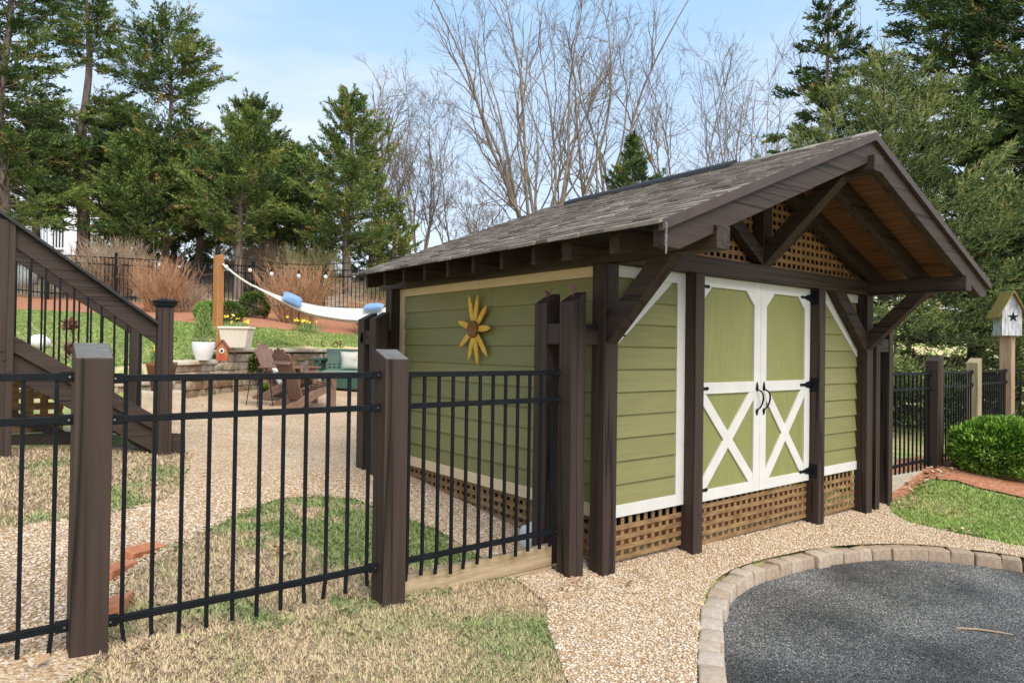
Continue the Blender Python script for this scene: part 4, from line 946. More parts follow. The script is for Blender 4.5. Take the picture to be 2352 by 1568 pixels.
_o = build(MB().lathe([(.0, 0), (.040, 0), (.040, .012), (.0, .012)], (0, 0, 0), 20), 'hole_ring', mat('white_ring', (.75, .73, .72), .6), rbh, False); _o.rotation_euler = (math.pi/2, 0, 0); _o.location = (0, -.077, .165)
_o = build(MB().lathe([(.0, 0), (.021, 0), (.021, .010), (.0, .010)], (0, 0, 0), 16), 'entrance_hole', METAL, rbh, False); _o.rotation_euler = (math.pi/2, 0, 0); _o.location = (0, -.084, .163)
for xx, hh_ in ((-.055, .075), (0, .10), (.055, .075)): build(MB().prism([(xx-.017, 0), (xx+.017, 0), (xx+.017, hh_), (xx, hh_+.018), (xx-.017, hh_)], 'y', -.092, -.078), 'red_picket', RED1, rbh, False)
_o = build(MB().lathe([(.0, 0), (.032, 0), (.032, .010), (.0, .010)], (0, 0, 0), 16), 'red_perch', RED1, rbh, False); _o.rotation_euler = (math.pi/2, 0, 0); _o.location = (0, -.078, .125)
c = at(543, 804, 12.45); c[2] = 1.63
pl = thing('planter_box', 'large cream rectangular planter with rolled rim and yellow daffodils', 'planter', c, -YAW); pl.scale = (.84, .84, .90)
CRP = mat('cream_planter', (.70, .60, .48), .7, (.78, .69, .57), 5, (8, 8, 1), .08)
build(MB().hexa([(-.25, -.16, 0), (.25, -.16, 0), (.25, .16, 0), (-.25, .16, 0), (-.31, -.20, .37), (.31, -.20, .37), (.31, .20, .37), (-.31, .20, .37)]), 'box', CRP, pl, False, .012)
build(MB().box(-.335, .335, -.225, .225, .371, .425), 'rim', CRP, pl, False, .02)
for _i, (dx, nf) in enumerate(((-.2, 3), (-.02, 6), (.16, 3))):
    rg = np.random.default_rng(60+_i); n = 16
    Pp = np.column_stack([dx+rg.normal(0, .035, n), rg.normal(0, .04, n), np.full(n, .42)]); Dd = np.column_stack([rg.normal(0, .3, n), rg.normal(0, .3, n), np.ones(n)])
    V, F_ = leafquads(Pp, Dd, .15*(.6+.6*rg.random(n)), .02, rg); V = V+np.array(pl.location)
    npmesh('leaves', V, F_, DAFL, pl, tint=rg.random(n))
    build(flowers(MB(), [np.array([dx+rg.normal(0, .05), rg.normal(0, .05), .50+.10*rg.random()*(1.6 if _i < 2 else .5)]) for _ in range(nf)], .04, rg), 'flowers', YFL, pl, False)
c = at(370, 897, 9.9)
stb = thing('step_stone', 'pale square stone block holding the brown pot behind the stair newel', 'stone', c)
build(MB().box(c[0]-.28, c[0]+.28, c[1]-.2, c[1]+.3, c[2]-.35, c[2]), 'block', CAPS, stb, bevel=.015)
bp_ = thing('flower_pot', 'tall brown banded pot of yellow daffodils behind the stair newel post', 'flower pot', tuple(c+np.array([0, 0, .001])))
build(MB().lathe([(.13, 0), (.16, .2), (.175, .22), (.195, .34), (.205, .36), (.205, .41), (.18, .41), (.17, .37), (.02, .36)], tuple(c), 24), 'pot', mat('brown_glazed_pot', (.07, .03, .018), .45, (.25, .085, .03), 3, (1, 1, 5)), bp_, smooth=True)
daffs(bp_, c+np.array([-.05, 0, .38]), 34, .24, .06, 71, 7)

# ------------------------------------------------------------------ hammock and lights
HPW = mat('orange_cedar_post', (.34, .145, .045), .6, (.46, .21, .075), 3, (8, 8, .8), .15)
c = at(499, 790, 13.3); zb = float(H(c[0], c[1]))
hp = thing('hammock_post', 'tall orange stained square post holding the hammock and string lights', 'post', (c[0], c[1], zb), .35)
build(MB().hexa([(-.07, -.07, -.1), (.07, -.07, -.1), (.07, .07, -.1), (-.07, .07, -.1), (-.07, -.07, 3.40-zb), (.07, -.07, 3.45-zb), (.07, .07, 3.45-zb), (-.07, .07, 3.40-zb)]), 'shaft', HPW, hp, False, .005)
hm = thing('hammock', 'cream cotton hammock slung from the orange post', 'hammock', at(760, 720, 13.9))
FAB = mat('cream_cotton', (.56, .52, .45), .9, (.66, .62, .55), 5, (1, 1, 9), .5, 30)
ROPE = mat('cotton_rope', (.62, .58, .50), .9, (.74, .70, .62), 40, bump=.4)
far_ = [(590, 659, 13.5), (645, 681, 13.95), (701, 697, 14.25), (757, 706.5, 14.4), (842, 710, 14.5), (900, 706, 14.5), (960, 690, 14.4), (1010, 668, 14.2)]
near = [(590, 661, 13.5), (645, 691, 13.6), (701, 716, 13.6), (757, 728, 13.6), (825, 735, 13.65), (900, 728, 13.75), (960, 708, 13.9), (1010, 672, 14.2)]
A = smooth_curve([at(*p) for p in far_], .12); B_ = smooth_curve([at(*p) for p in near], .12); m_ = 40
ra = lambda Q: np.array([[np.interp(t_, np.linspace(0, 1, len(Q)), Q[:, k]) for k in range(3)] for t_ in np.linspace(0, 1, m_)])
A, B_ = ra(A), ra(B_); nw_ = 12; V = []
for i in range(m_):
    for j in range(nw_+1):
        f = j/nw_; p = A[i]*(1-f)+B_[i]*f; sg = math.sin(math.pi*i/(m_-1)); p = p+np.array([0, 0, -.16*math.sin(math.pi*f)*sg*(.9)])+np.array([0, 0, .012*math.sin(f*24+i*.05)*sg])
        V.append(p)
mb = MB(); mb.add(V, [(i*(nw_+1)+j, i*(nw_+1)+j+1, (i+1)*(nw_+1)+j+1, (i+1)*(nw_+1)+j) for i in range(m_-1) for j in range(nw_)])
o = build(mb, 'hammock_bed', FAB, hm, smooth=True); sm = o.modifiers.new('thick', 'SOLIDIFY'); sm.thickness = .008
rp = smooth_curve([at(511, 606, 13.28), at(545, 634, 13.35), at(578, 655, 13.45), at(592, 660, 13.5)], .05)
build(MB().tube(rp, .020, 6), 'rope', ROPE, hm)
for j in range(7):
    f = j/6; q = A[4]*(1-f)+B_[4]*f
    build(MB().tube([at(578, 655, 13.45), q], .005, 4), 'hammock_cord', ROPE, hm)
build(MB().tube([at(1010, 670, 14.2), at(1060, 640, 14.6), at(1130, 590, 15)], .02, 6), 'rope', ROPE, hm)
c = at(1135, 780, 15.05); zb = float(H(c[0], c[1]))
p_ = at(672, 686, 13.9); pillow('pale blue cushion at the near end of the hammock', p_+np.array([0, 0, -.01]), (math.radians(-48), math.radians(22), -YAW+.5), BLUEP, (.42, .25, .17))
p_ = at(858, 704, 14.35); pillow('pale blue cushion at the far end of the hammock', p_, (math.radians(-70), math.radians(-4), -YAW), BLUEP, (.44, .19, .13))
sl_ = thing('string_lights', 'black string light wire with white bulbs from the orange post to the shed', 'string lights', at(686, 607, 13.0))
wire = [(508, 583, 13.2), (570, 595, 12.7), (635, 604, 12.2), (686, 607.5, 11.8), (748, 607, 11.2), (813, 602.5, 10.6), (898, 593, 9.6), (985, 578, 8.6)]
build(MB().tube(smooth_curve([at(*p) for p in wire], .2), .006, 5), 'wire', METAL, sl_)
bulbm = mat('frosted_bulb', (.85, .84, .82), .3)
for px, py, D, wy in [(520, 607, 13.1, 586), (574.5, 614.6, 12.7, 595.5), (624, 623, 12.3, 602.5), (686, 627.7, 11.8, 607.5), (748, 629.6, 11.2, 607), (813.6, 626, 10.6, 602.5)]:
    p = at(px, py, D); q = at(px, wy, D); k = D/12.5
    so = build(MB().tube([tuple(q), tuple(p+np.array([0, 0, .05])), tuple(p+np.array([0, 0, .045])), tuple(p+np.array([0, 0, -.012]))], [.003, .003, .02*k, .022*k], 8), 'bulb_socket', METAL, sl_)
    build(MB().lathe([(.001, -.075*k), (.022*k, -.066*k), (.034*k, -.045*k), (.032*k, -.022*k), (.02*k, -.003), (.016*k, .0)], tuple(p+np.array([0, 0, -.012])), 12), 'bulb', bulbm, so, smooth=True)

# ------------------------------------------------------------------ far fence
fp_ = [(-150, 20.6), (40, 20.1), (170, 20), (460, 20), (580, 20), (645, 20.2), (810, 20.8), (960, 21.4), (1150, 22)]
fl = np.array([at(px, 700, D)[:2] for px, D in fp_]); ff = smooth_curve(fl, .1)
sF = np.concatenate([[0], np.cumsum(np.linalg.norm(np.diff(ff, axis=0), axis=1))])
def fpt(q): return np.array([np.interp(q, sF, ff[:, 0]), np.interp(q, sF, ff[:, 1])])
q0 = sF[np.argmin(np.abs(ff-at(580, 700, 20)[:2]).sum(1))] % 2.0; nP = int((sF[-1]-q0)/2.0)
desc = {0: 'beyond the left picture edge', 1: 'behind the stair rail'}
for i in range(nP+1):
    p = fpt(q0+2.0*i); z = float(H(*p))
    t = thing('metal_fence_post', f'black square post of the far fence, {ORD[i]} from its left end', 'fence post', (p[0], p[1], z), 0, 'posts of the far fence')
    build(MB().box(p[0]-.04, p[0]+.04, p[1]-.04, p[1]+.04, z-.1, z+1.46), 'shaft', METAL, t)
    build(MB().box(p[0]-.047, p[0]+.047, p[1]-.047, p[1]+.047, z+1.461, z+1.49), 'cap', METAL, t)
    if i == nP: break
    p2 = fpt(q0+2.0*(i+1)); z2 = float(H(*p2))
    t = thing('picket_fence', f'black picket section of the far fence, {ORD[i]} from its left end', 'fence panel', ((p[0]+p2[0])/2, (p[1]+p2[1])/2, (z+z2)/2), 0, 'sections of the far fence')
    d = (p2-p)/np.linalg.norm(p2-p); a_, b2 = p+d*.045, p2-d*.045
    for h in (.22, 1.14, 1.34): build(MB().beam((a_[0], a_[1], z+h), (b2[0], b2[1], z2+h), .026, .034), 'rail', METAL, t)
    for k in range(16):
        f = (k+.5)/16; x, y = a_+(b2-a_)*f; zz = z+(z2-z)*f; build(MB().box(x-.009, x+.009, y-.009, y+.009, zz+.08, zz+1.33), 'picket', METAL, t)

# ------------------------------------------------------------------ woody plants
def frusta(P0, P1, R0, R1, k=4):
    P0, P1 = np.asarray(P0, float), np.asarray(P1, float); d = P1-P0; d /= np.linalg.norm(d, axis=1)[:, None]+1e-9
    ref = np.where(np.abs(d[:, 2:3]) < .9, [[0, 0, 1.]], [[1., 0, 0]]); s_ = np.cross(d, ref); s_ /= np.linalg.norm(s_, axis=1)[:, None]; u = np.cross(d, s_)
    an = 2*np.pi*np.arange(k)/k; c_ = np.cos(an)[None, :, None]*s_[:, None]+np.sin(an)[None, :, None]*u[:, None]
    V = np.concatenate([P0[:, None]+c_*np.asarray(R0)[:, None, None], P1[:, None]+c_*np.asarray(R1)[:, None, None]], 1)
    i = np.arange(k); F_ = np.stack([i, (i+1) % k, k+(i+1) % k, k+i], -1)
    n = len(P0); return V.reshape(-1, 3), (F_[None]+(np.arange(n)*2*k)[:, None, None]).reshape(-1, 4)
class Segs:
    def __init__(s): s.a = []; s.b = []; s.r = []; s.q = []
    def path(s, pts, r0, r1):
        n = len(pts)-1
        for i in range(n):
            s.a.append(pts[i]); s.b.append(pts[i+1]); s.r.append(r0+(r1-r0)*i/n); s.q.append(r0+(r1-r0)*(i+1)/n)
    def mesh(s, name, m, parent, k=4):
        V, F_ = frusta(s.a, s.b, s.r, s.q, k); return npmesh(name, V, F_, m, parent, tint=np.random.default_rng(1).random(len(F_)), smooth=True)
def wander(rg, p, d, L, n, wob, pull):
    pts = [np.array(p, float)]; d = np.array(d, float); d /= np.linalg.norm(d)
    for i in range(n):
        d = d+rg.normal(0, wob, 3)+np.array([0, 0, pull]); d /= np.linalg.norm(d); pts.append(pts[-1]+d*L/n)
    return pts, d
BARK = mat('grey_bark', (.18, .145, .115), .95, (.36, .30, .245), 3, (4, 4, 1), .6, 14)
TWIG = mat('bare_twigs', (.17, .13, .10), .95, (.26, .205, .16), 2)
def bare_tree(label, px, py, D, top, stems, spread, seed, r0=.14, side=12, dens=1., trunk=.1, group='bare trees behind the shed'):
    rg = np.random.default_rng(seed); b = at(px, py, D); b[2] = float(H(b[0], b[1])); hz_ = 784+.014*(px-1176)+18.5
    Ht = 1.669+(hz_-top)*D/FOC-b[2]
    t = thing('bare_tree', label, 'tree', b, 0, group); big_ = Segs(); tw = Segs()
    tr = max(.05, trunk)*Ht; p0 = b-np.array([0, 0, .3]); p1 = b+np.array([0, 0, tr])
    big_.path([p0, b+np.array([0, 0, .15]), p1], r0*1.5, r0*1.25)
    def branch(p, d, L, r, lv, n):
        pts, dd = wander(rg, p, d, L, n, .085 if lv == 0 else .18, .05 if lv == 0 else .07)
        (big_ if r > .025 else tw).path(pts, r, max(r*.16, .005))
        if lv >= 3: return
        nc = int([side, 6, 3][lv]*dens*(.7+.6*rg.random()))
        for k in range(nc):
            f = (.18 if lv == 0 else .12)+.85*rg.random(); i = min(int(f*n), n-1); q = pts[i]+(pts[i+1]-pts[i])*(f*n-i)
            ax_ = (pts[i+1]-pts[i]); ax_ /= np.linalg.norm(ax_); rnd = rg.normal(size=3); pr = rnd-ax_*rnd.dot(ax_); pr /= np.linalg.norm(pr)
            ang = math.radians(22+22*rg.random()); dd_ = ax_*math.cos(ang)+pr*math.sin(ang)
            branch(q, dd_, L*(.42 if lv == 0 else .5)*(1-.55*f)*(.7+.6*rg.random())+.12, max(r*(1-.7*f)*.6, .0065), lv+1, max(3, n-3))
    for s_ in range(stems):
        a = 2*math.pi*(s_+rg.random()*.6)/stems; tilt = spread*(.25+.75*rg.random()) if stems > 1 else spread*.2
        d = np.array([math.cos(a)*tilt, math.sin(a)*tilt, 1.]); st_ = p1 if stems < 3 else b+np.array([math.cos(a)*.25, math.sin(a)*.25, tr*rg.random()])
        branch(st_, d, (Ht-tr)*(.78+.22*rg.random())*math.sqrt(1+tilt*tilt), r0*(.55+.4*rg.random())*(1 if stems < 4 else .66), 0, 9)
    big_.mesh('trunk', BARK, t, 6); tw.mesh('twigs', TWIG, t, 3)
    return t
bare_tree('huge many-stemmed bare tree fanning out behind the shed roof', 1240, 640, 30, -60, 12, .46, 101, .18, 9, 1.0, .04)
bare_tree('bare tree of straight pale stems right of the great fan tree', 1395, 640, 31, -20, 6, .34, 102, .17, 11, 1.0, .05)
bare_tree('crooked bare tree above the middle of the shed ridge', 1555, 640, 31, 75, 4, .30, 103, .14, 12, 1., .2)
bare_tree('thin crooked bare tree just right of the ridge middle', 1660, 640, 32, 95, 4, .24, 104, .11, 11, .9, .15)
bare_tree('tall bare tree next to the dark hemlock', 1745, 640, 30, 45, 4, .26, 105, .13, 12, 1., .12)
bare_tree('slender bare tree rising behind the nearest single cedar', 872, 640, 34, 140, 3, .13, 106, .13, 14, .9, .15)
bare_tree('dense rounded bare tree left of the great fan tree', 962, 640, 33, 225, 7, .26, 107, .10, 14, 1.1, .05)
bare_tree('low spreading bare tree between the rounded one and the fan tree', 1050, 650, 33, 300, 5, .42, 108, .09, 12, 1., .04)
bare_tree('bare tree top showing behind the spruce peak', 2055, 700, 21, -60, 5, .25, 109, .10, 13, 1., .1)
bare_tree('short bushy bare tree low over the left roof slope', 1120, 650, 29, 430, 6, .5, 110, .06, 11, 1., .03)

RBARK = mat('red_cedar_bark', (.13, .095, .075), .95, (.30, .235, .195), 3, (5, 5, .8), .6, 12)
def cedar(label, px, py, D, top, zbpx, prof, nb, seed, leaf=(.115, .032), rise=(.1, .75), lean=0., r0=.16, twigs=11, tb=.42, bare=None, group='evergreens beyond the far fence', name='cedar_tree', m=FOL, base_z=None, fall=0., nleaf=28):
    rg = np.random.default_rng(seed); b = at(px, py, D); b[2] = float(H(b[0], b[1])) if base_z is None else base_z
    hz_ = 784+.014*(px-1176)+18.5; Ht = 1.669+(hz_-top)*D/FOC-b[2]; zb_ = 1.669+(hz_-zbpx)*D/FOC-b[2]
    t = thing(name, label, 'tree', b, 0, group)
    ln = RT*lean
    tk = Segs(); axis = lambda h: b+np.array([0, 0, h])+ln*h+np.array([.12*math.sin(h*.9+seed), .12*math.cos(h*.7+seed), 0])*min(h/3, 1)
    hs = np.linspace(-.3, Ht*.985, 16)
    for i in range(15): tk.path([axis(hs[i]), axis(hs[i+1])], r0*(1-hs[i]/Ht*.93)+.01, r0*(1-hs[i+1]/Ht*.93)+.01)
    PP, DD, TT = [], [], []
    for k in range(nb):
        u = ((k+rg.random())/nb)**.9; h = zb_+(Ht-zb_)*u
        if bare and bare[0] < u < bare[1] and rg.random() < .9: continue
        L = prof(u)*(.38+.74*rg.random()); 
        if L < .08: L = .08
        a = k*2.399+rg.normal(0, .5); el = rise[0]+(rise[1]-rise[0])*u+rg.normal(0, .14)
        d = np.array([math.cos(a)*math.cos(el), math.sin(a)*math.cos(el), math.sin(el)]); p = axis(h)
        n = 6; fs = np.linspace(0, 1, n+1); curve = p+d*L*fs[:, None]+np.array([0, 0, 1.])*((.16-fall)*L*fs**2)[:, None]
        tk.path(list(curve[:6]), max(.008, .03*L*(1-u*.5)*.6), .006)
        bt = tb+rg.normal(0, .13)
        nt_ = max(3, int(twigs*L))
        tf = .22+.78*rg.random(nt_)**.75; tf[0] = 1.
        base = np.stack([np.interp(tf, fs, curve[:, i]) for i in range(3)], -1)
        side = np.cross(d, [0, 0, 1.]); side /= np.linalg.norm(side)+1e-9
        sg = rg.choice([-1, 1], nt_)
        td = d*(.75)+side*(sg*(.25+.65*rg.random(nt_)))[:, None]+np.array([0, 0, 1.])*(rg.normal(.22-fall*1.6, .25, nt_))[:, None]; td[0] = d+np.array([0, 0, .3-fall])
        td /= np.linalg.norm(td, axis=1)[:, None]; tl_ = (.20+.34*rg.random(nt_))*(1.15-.5*tf)*min(1.4, .5+L*.45)*1.25
        w_ = rg.random((nt_, nleaf)); pos = base[:, None]+td[:, None]*(tl_[:, None]*w_)[..., None]+rg.normal(0, .035, (nt_, nleaf, 3))*(1.2-w_)[..., None]
        ld = td[:, None]+rg.normal(0, .42, (nt_, nleaf, 3))+np.array([0, 0, .12])
        PP.append(pos.reshape(-1, 3)); DD.append(ld.reshape(-1, 3))
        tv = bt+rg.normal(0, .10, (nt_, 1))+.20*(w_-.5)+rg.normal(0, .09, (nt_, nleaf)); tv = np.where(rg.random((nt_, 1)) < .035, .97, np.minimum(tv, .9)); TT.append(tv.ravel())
    P = np.concatenate(PP); D_ = np.concatenate(DD); T_ = np.clip(np.concatenate(TT), 0, 1)
    V, F_ = leafquads(P, D_, leaf[0]*(.6+.8*rg.random(len(P))), leaf[1], rg)
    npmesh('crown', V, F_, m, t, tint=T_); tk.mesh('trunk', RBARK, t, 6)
    return t
cone = lambda R, p=.8, low=.25: (lambda u: R*min(1, low+u/.22*(1-low) if u < .22 else 1)*(1-u)**p+.12)
cedar('huge dark evergreen filling the left picture edge', 0, 640, 20.5, -330, 520, lambda u: 2.7*(1-.5*u), 270, 201, rise=(-.05, .45), r0=.2, tb=.30)
cedar('tall evergreen with long bare trunk next to the left edge tree', 187, 620, 24, -170, 540, lambda u: (2.3*(1-u*.75))*(.8 if .38 < u < .5 else 1), 230, 202, rise=(-.05, .5), r0=.24, tb=.42, bare=(.40, .55))
cedar('wind-shaped evergreen with flat branches over a bare trunk', 378, 640, 24, 60, 520, lambda u: 2.2 if u < .42 else (2.6-2.6*(u-.5)**2*3 if u < .9 else 1.0), 190, 203, rise=(-.05, .25), r0=.16, tb=.40, bare=(.46, .62))
cedar('slim evergreen on a leaning pale trunk left of the hammock', 545, 690, 22.5, 245, 575, cone(2.0, .55), 210, 204, lean=.05, tb=.42)
cedar('single pointed cedar with open base behind the hammock', 797, 672, 23, 222, 590, cone(2.4, .75), 180, 205, rise=(.02, .8), tb=.45, r0=.15)
cedar('dark evergreen filling between the bare-trunk tree and the wind-shaped one', 275, 640, 26.5, 250, 560, cone(2.5, .6), 170, 206, tb=.33)
cedar('bushy evergreen right behind the wind-shaped tree', 455, 640, 26.5, 318, 560, cone(2.4, .6), 170, 207, tb=.45)
cedar('narrow evergreen top behind the slim leaning one', 622, 650, 26, 330, 575, cone(2.1, .65), 150, 208, tb=.38)
cedar('shaded evergreen low between the slim tree and the single cedar', 690, 660, 26, 350, 600, cone(2.1, .7), 140, 209, tb=.32)
cedar('low golden green evergreen under the tall left trees', 85, 630, 23, 300, 492, cone(2.2, .6), 120, 210, tb=.55)
cedar('low shaded evergreen behind the tan bush', 330, 640, 23, 330, 575, cone(2.2, .6), 160, 211, tb=.38)
cedar('young yellow green evergreen by the shed eave', 905, 650, 28, 500, 640, cone(1.5, .7), 70, 212, tb=.62)
cedar('small dark spruce peeping over the shed ridge', 1452, 640, 25, 325, 560, cone(1.5, 1.0), 110, 213, leaf=(.13, .035), rise=(.0, .9), tb=.28)
cedar('dark thin hemlock at the right of the bare trees', 1900, 760, 18.5, -40, 600, cone(2.0, .8), 120, 214, leaf=(.12, .04), rise=(-.1, .35), tb=.22, fall=.1, group='evergreens right of the shed')
cedar('massive dark cedar filling the top right corner', 2235, 830, 17.5, -420, 780, lambda u: 2.9*(1-.45*u), 330, 215, rise=(-.05, .35), r0=.22, tb=.30, twigs=11, group='evergreens right of the shed')
cedar('second massive dark cedar at the right picture edge', 2420, 830, 15.5, -350, 800, lambda u: 2.5*(1-.4*u), 260, 216, rise=(-.05, .35), r0=.2, tb=.24, twigs=10, group='evergreens right of the shed')

for i, (px, D, tp, R_) in enumerate([(265, 30, 520, 2.0), (400, 29, 490, 2.2), (500, 30, 505, 2.0), (600, 29, 520, 2.0), (720, 30, 510, 2.2), (850, 30, 545, 1.8)]):
    cedar(f'low shaded evergreen filling the gap between trunks, {ORD[i]} from the left', px, 640, D, tp, 665, cone(R_, .5), 85, 230+i, tb=.36, twigs=8, group='understory evergreens', name='understory_evergreen')
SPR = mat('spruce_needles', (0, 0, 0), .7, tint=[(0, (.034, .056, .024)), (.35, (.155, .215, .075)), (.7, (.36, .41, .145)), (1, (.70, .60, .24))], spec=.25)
SBARK = mat('spruce_bark', (.05, .04, .03), .95, (.10, .08, .06), 4)
def spruce(label, px, py, D, top, R, nb, seed, group='evergreens right of the shed', zlow=.25, shoots=55, base_z=None):
    rg = np.random.default_rng(seed); b = at(px, py, D); b[2] = float(H(b[0], b[1])) if base_z is None else base_z
    hz_ = 784+.014*(px-1176)+18.5; Ht = 1.669+(hz_-top)*D/FOC-b[2]
    t = thing('spruce_tree', label, 'tree', b, 0, group); tk = Segs(); hs = np.linspace(-.2, Ht, 12)
    for i in range(11): tk.path([b+np.array([0, 0, hs[i]]), b+np.array([0, 0, hs[i+1]])], .15*(1-hs[i]/Ht)+.012, .15*(1-hs[i+1]/Ht)+.012)
    SP, SD, SL_, ST = [], [], [], []
    for k in range(nb):
        u = ((k+rg.random())/nb)**1.25; h = zlow+(Ht-zlow)*u; h = round(h/.40)*.40+rg.normal(0, .05)
        L = min(R, (Ht-h)*.74)*(.72+.36*rg.random())+.1; a = k*2.399+rg.normal(0, .3)
        d = np.array([math.cos(a), math.sin(a), 0]); el = .15+.75*u**1.5+rg.normal(0, .08); fs = np.linspace(0, 1, 7)
        curve = b+np.array([0, 0, h])+d*(L*fs)[:, None]+np.array([0, 0, 1.])*(L*(math.tan(el*.5)*fs-.42*fs**2*(1-u)+.30*fs**3))[:, None]
        tk.path(list(curve[:6]), .012*L*.5+.004, .004)
        ns = max(8, int(shoots*L*1.35)); tf = 1-rg.random(ns)**1.6*.82; tf[0] = 1
        base = np.stack([np.interp(tf, fs, curve[:, i]) for i in range(3)], -1); side = np.array([-d[1], d[0], 0]); sg = rg.choice([-1, 1], ns); so = rg.random(ns)*.36*L*(1.15-tf)
        base = base+side*(sg*so)[:, None]+d*(so*.55)[:, None]+np.array([0, 0, 1.])*(rg.normal(-.04, .06, ns)-so*.10)[:, None]
        sd_ = d*(.25+.7*rg.random(ns))[:, None]+side*(sg*(.25+.75*rg.random(ns)))[:, None]+np.array([0, 0, 1.])*rg.normal(.10, .36, ns)[:, None]+rg.normal(0, .14, (ns, 3))
        up_ = rg.random(ns) < (.10+.25*u); sd_[up_] += np.array([0, 0, .9])
        sd_ /= np.linalg.norm(sd_, axis=1)[:, None]
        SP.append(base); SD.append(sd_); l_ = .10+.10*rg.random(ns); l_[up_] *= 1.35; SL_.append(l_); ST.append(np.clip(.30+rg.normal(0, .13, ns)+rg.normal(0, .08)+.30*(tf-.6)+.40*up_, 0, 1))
    nl_ = 26; hh = Ht-rg.random(nl_)**1.5*1.6; a = rg.random(nl_)*6.283; off_ = (Ht-hh)*.55*rg.random(nl_)
    SP.append(b+np.column_stack([np.cos(a)*off_, np.sin(a)*off_, hh])); q_ = np.column_stack([np.cos(a)*.22, np.sin(a)*.22, np.ones(nl_)]); SD.append(q_/np.linalg.norm(q_, axis=1)[:, None]); SL_.append(.3+.35*rg.random(nl_)); ST.append(np.full(nl_, .85))
    P, D_, L_, T_ = map(np.concatenate, (SP, SD, SL_, ST)); n = len(P)
    r = rg.normal(size=(n, 3)); s1 = np.cross(D_, r); s1 /= np.linalg.norm(s1, axis=1)[:, None]; s2 = np.cross(D_, s1)
    V, F_, TI = [], [], []; off = 0
    for s_ in (s1, s2):
        W_ = .009
        q = np.stack([P-s_*W_*.7, P+D_*(L_*.6)[:, None]-s_*W_, P+D_*L_[:, None], P+D_*(L_*.6)[:, None]+s_*W_, P+s_*W_*.7], 1).reshape(-1, 3)
        i5 = np.arange(n)[:, None]*5+off; F_.append(np.concatenate([i5+np.array([[0, 1, 4]]), i5+np.array([[1, 3, 4]]), i5+np.array([[1, 2, 3]])])); TI.append(np.tile(T_, 3)*.8); V.append(q); off += n*5
    nn = 22
    for j in range(nn):
        f = (j+.3)/nn; an = rg.random(n)*6.283; rad = s1*np.cos(an)[:, None]+s2*np.sin(an)[:, None]; p = P+D_*(L_*f)[:, None]; nd = D_*.75+rad*.8; nl = .034*(.8+.4*rg.random(n)); wv = np.cross(nd, rad); wv /= np.linalg.norm(wv, axis=1)[:, None]+1e-9
        V.append(np.stack([p-wv*.0045, p+wv*.0045, p+nd*nl[:, None]], 1).reshape(-1, 3)); F_.append(np.arange(n*3).reshape(n, 3)+off); off += n*3; TI.append(np.clip(T_+rg.normal(0, .1, n)+.08, 0, 1))
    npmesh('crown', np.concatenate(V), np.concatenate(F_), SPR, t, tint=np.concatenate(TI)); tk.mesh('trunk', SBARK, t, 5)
    return t
spruce('broad bright spruce with upright new shoots right behind the shed roof', 2025, 870, 15.6, 118, 4.4, 220, 301)
spruce('spruce with drooping boughs behind the birdhouse and right fence', 2330, 870, 16, 440, 3.0, 120, 302)

# ------------------------------------------------------------------ shrubs
def globe(name, label, c, rx, rz_, n, seed, m, leaf=(.05, .028), group=None, lump=.08, cat='shrub'):
    rg = np.random.default_rng(seed); c = np.array(c, float); t = thing(name, label, cat, c, 0, group)
    d = rg.normal(size=(n, 3)); d /= np.linalg.norm(d, axis=1)[:, None]; d[:, 2] = np.where(d[:, 2] < -.75, -d[:, 2], d[:, 2])
    lo = vnoise(np.arctan2(d[:, 1], d[:, 0])*3+9, d[:, 2]*4+9, .8, seed)-.5; lo2 = vnoise(np.arctan2(d[:, 1], d[:, 0])*3+9, d[:, 2]*4+9, .25, seed+1)-.5
    rad = (1-rg.random(n)**2*.34)*(1+lump*2*lo+lump*lo2)
    P = c+np.array([0, 0, rz_*.86])+d*np.array([rx, rx, rz_])*rad[:, None]; P[:, 2] = np.maximum(P[:, 2], c[2]+.02)
    D = d+rg.normal(0, .5, (n, 3))+np.array([0, 0, .35]); V, F_ = leafquads(P, D, leaf[0]*(.6+.8*rg.random(n)), leaf[1], rg)
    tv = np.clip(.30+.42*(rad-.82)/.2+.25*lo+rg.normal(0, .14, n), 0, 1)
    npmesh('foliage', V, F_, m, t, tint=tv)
    sg_ = Segs()
    for _ in range(26):
        a = rg.random()*6.283; q = c+np.array([math.cos(a)*rx*.55*rg.random(), math.sin(a)*rx*.55*rg.random(), rz_*1.1]); sg_.path([c+rg.normal(0, .04, 3)*np.array([1, 1, 0]), (c+q)/2+rg.normal(0, .04, 3), q], .02, .006)
    sg_.mesh('stems', BARK, t); return t
c = at(2292, 1098, 8.95); c[2] = float(H(c[0], c[1]))
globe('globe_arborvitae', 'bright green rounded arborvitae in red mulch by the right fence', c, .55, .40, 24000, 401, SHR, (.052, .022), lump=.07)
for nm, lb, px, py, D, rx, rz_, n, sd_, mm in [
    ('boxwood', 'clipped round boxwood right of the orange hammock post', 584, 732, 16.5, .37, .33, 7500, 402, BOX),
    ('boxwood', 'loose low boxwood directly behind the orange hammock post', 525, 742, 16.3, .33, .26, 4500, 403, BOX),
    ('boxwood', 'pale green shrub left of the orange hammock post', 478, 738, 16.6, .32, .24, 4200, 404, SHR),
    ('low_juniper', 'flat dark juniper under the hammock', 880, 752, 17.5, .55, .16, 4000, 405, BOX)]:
    c = ground_at(px, py); c[2] += .02; k_ = float((c-CAM) @ FW)/D; rx *= k_; rz_ *= k_; globe(nm, lb, c, rx, rz_, n, sd_, mm, (.045, .022), 'evergreen shrubs in the mulch bed')
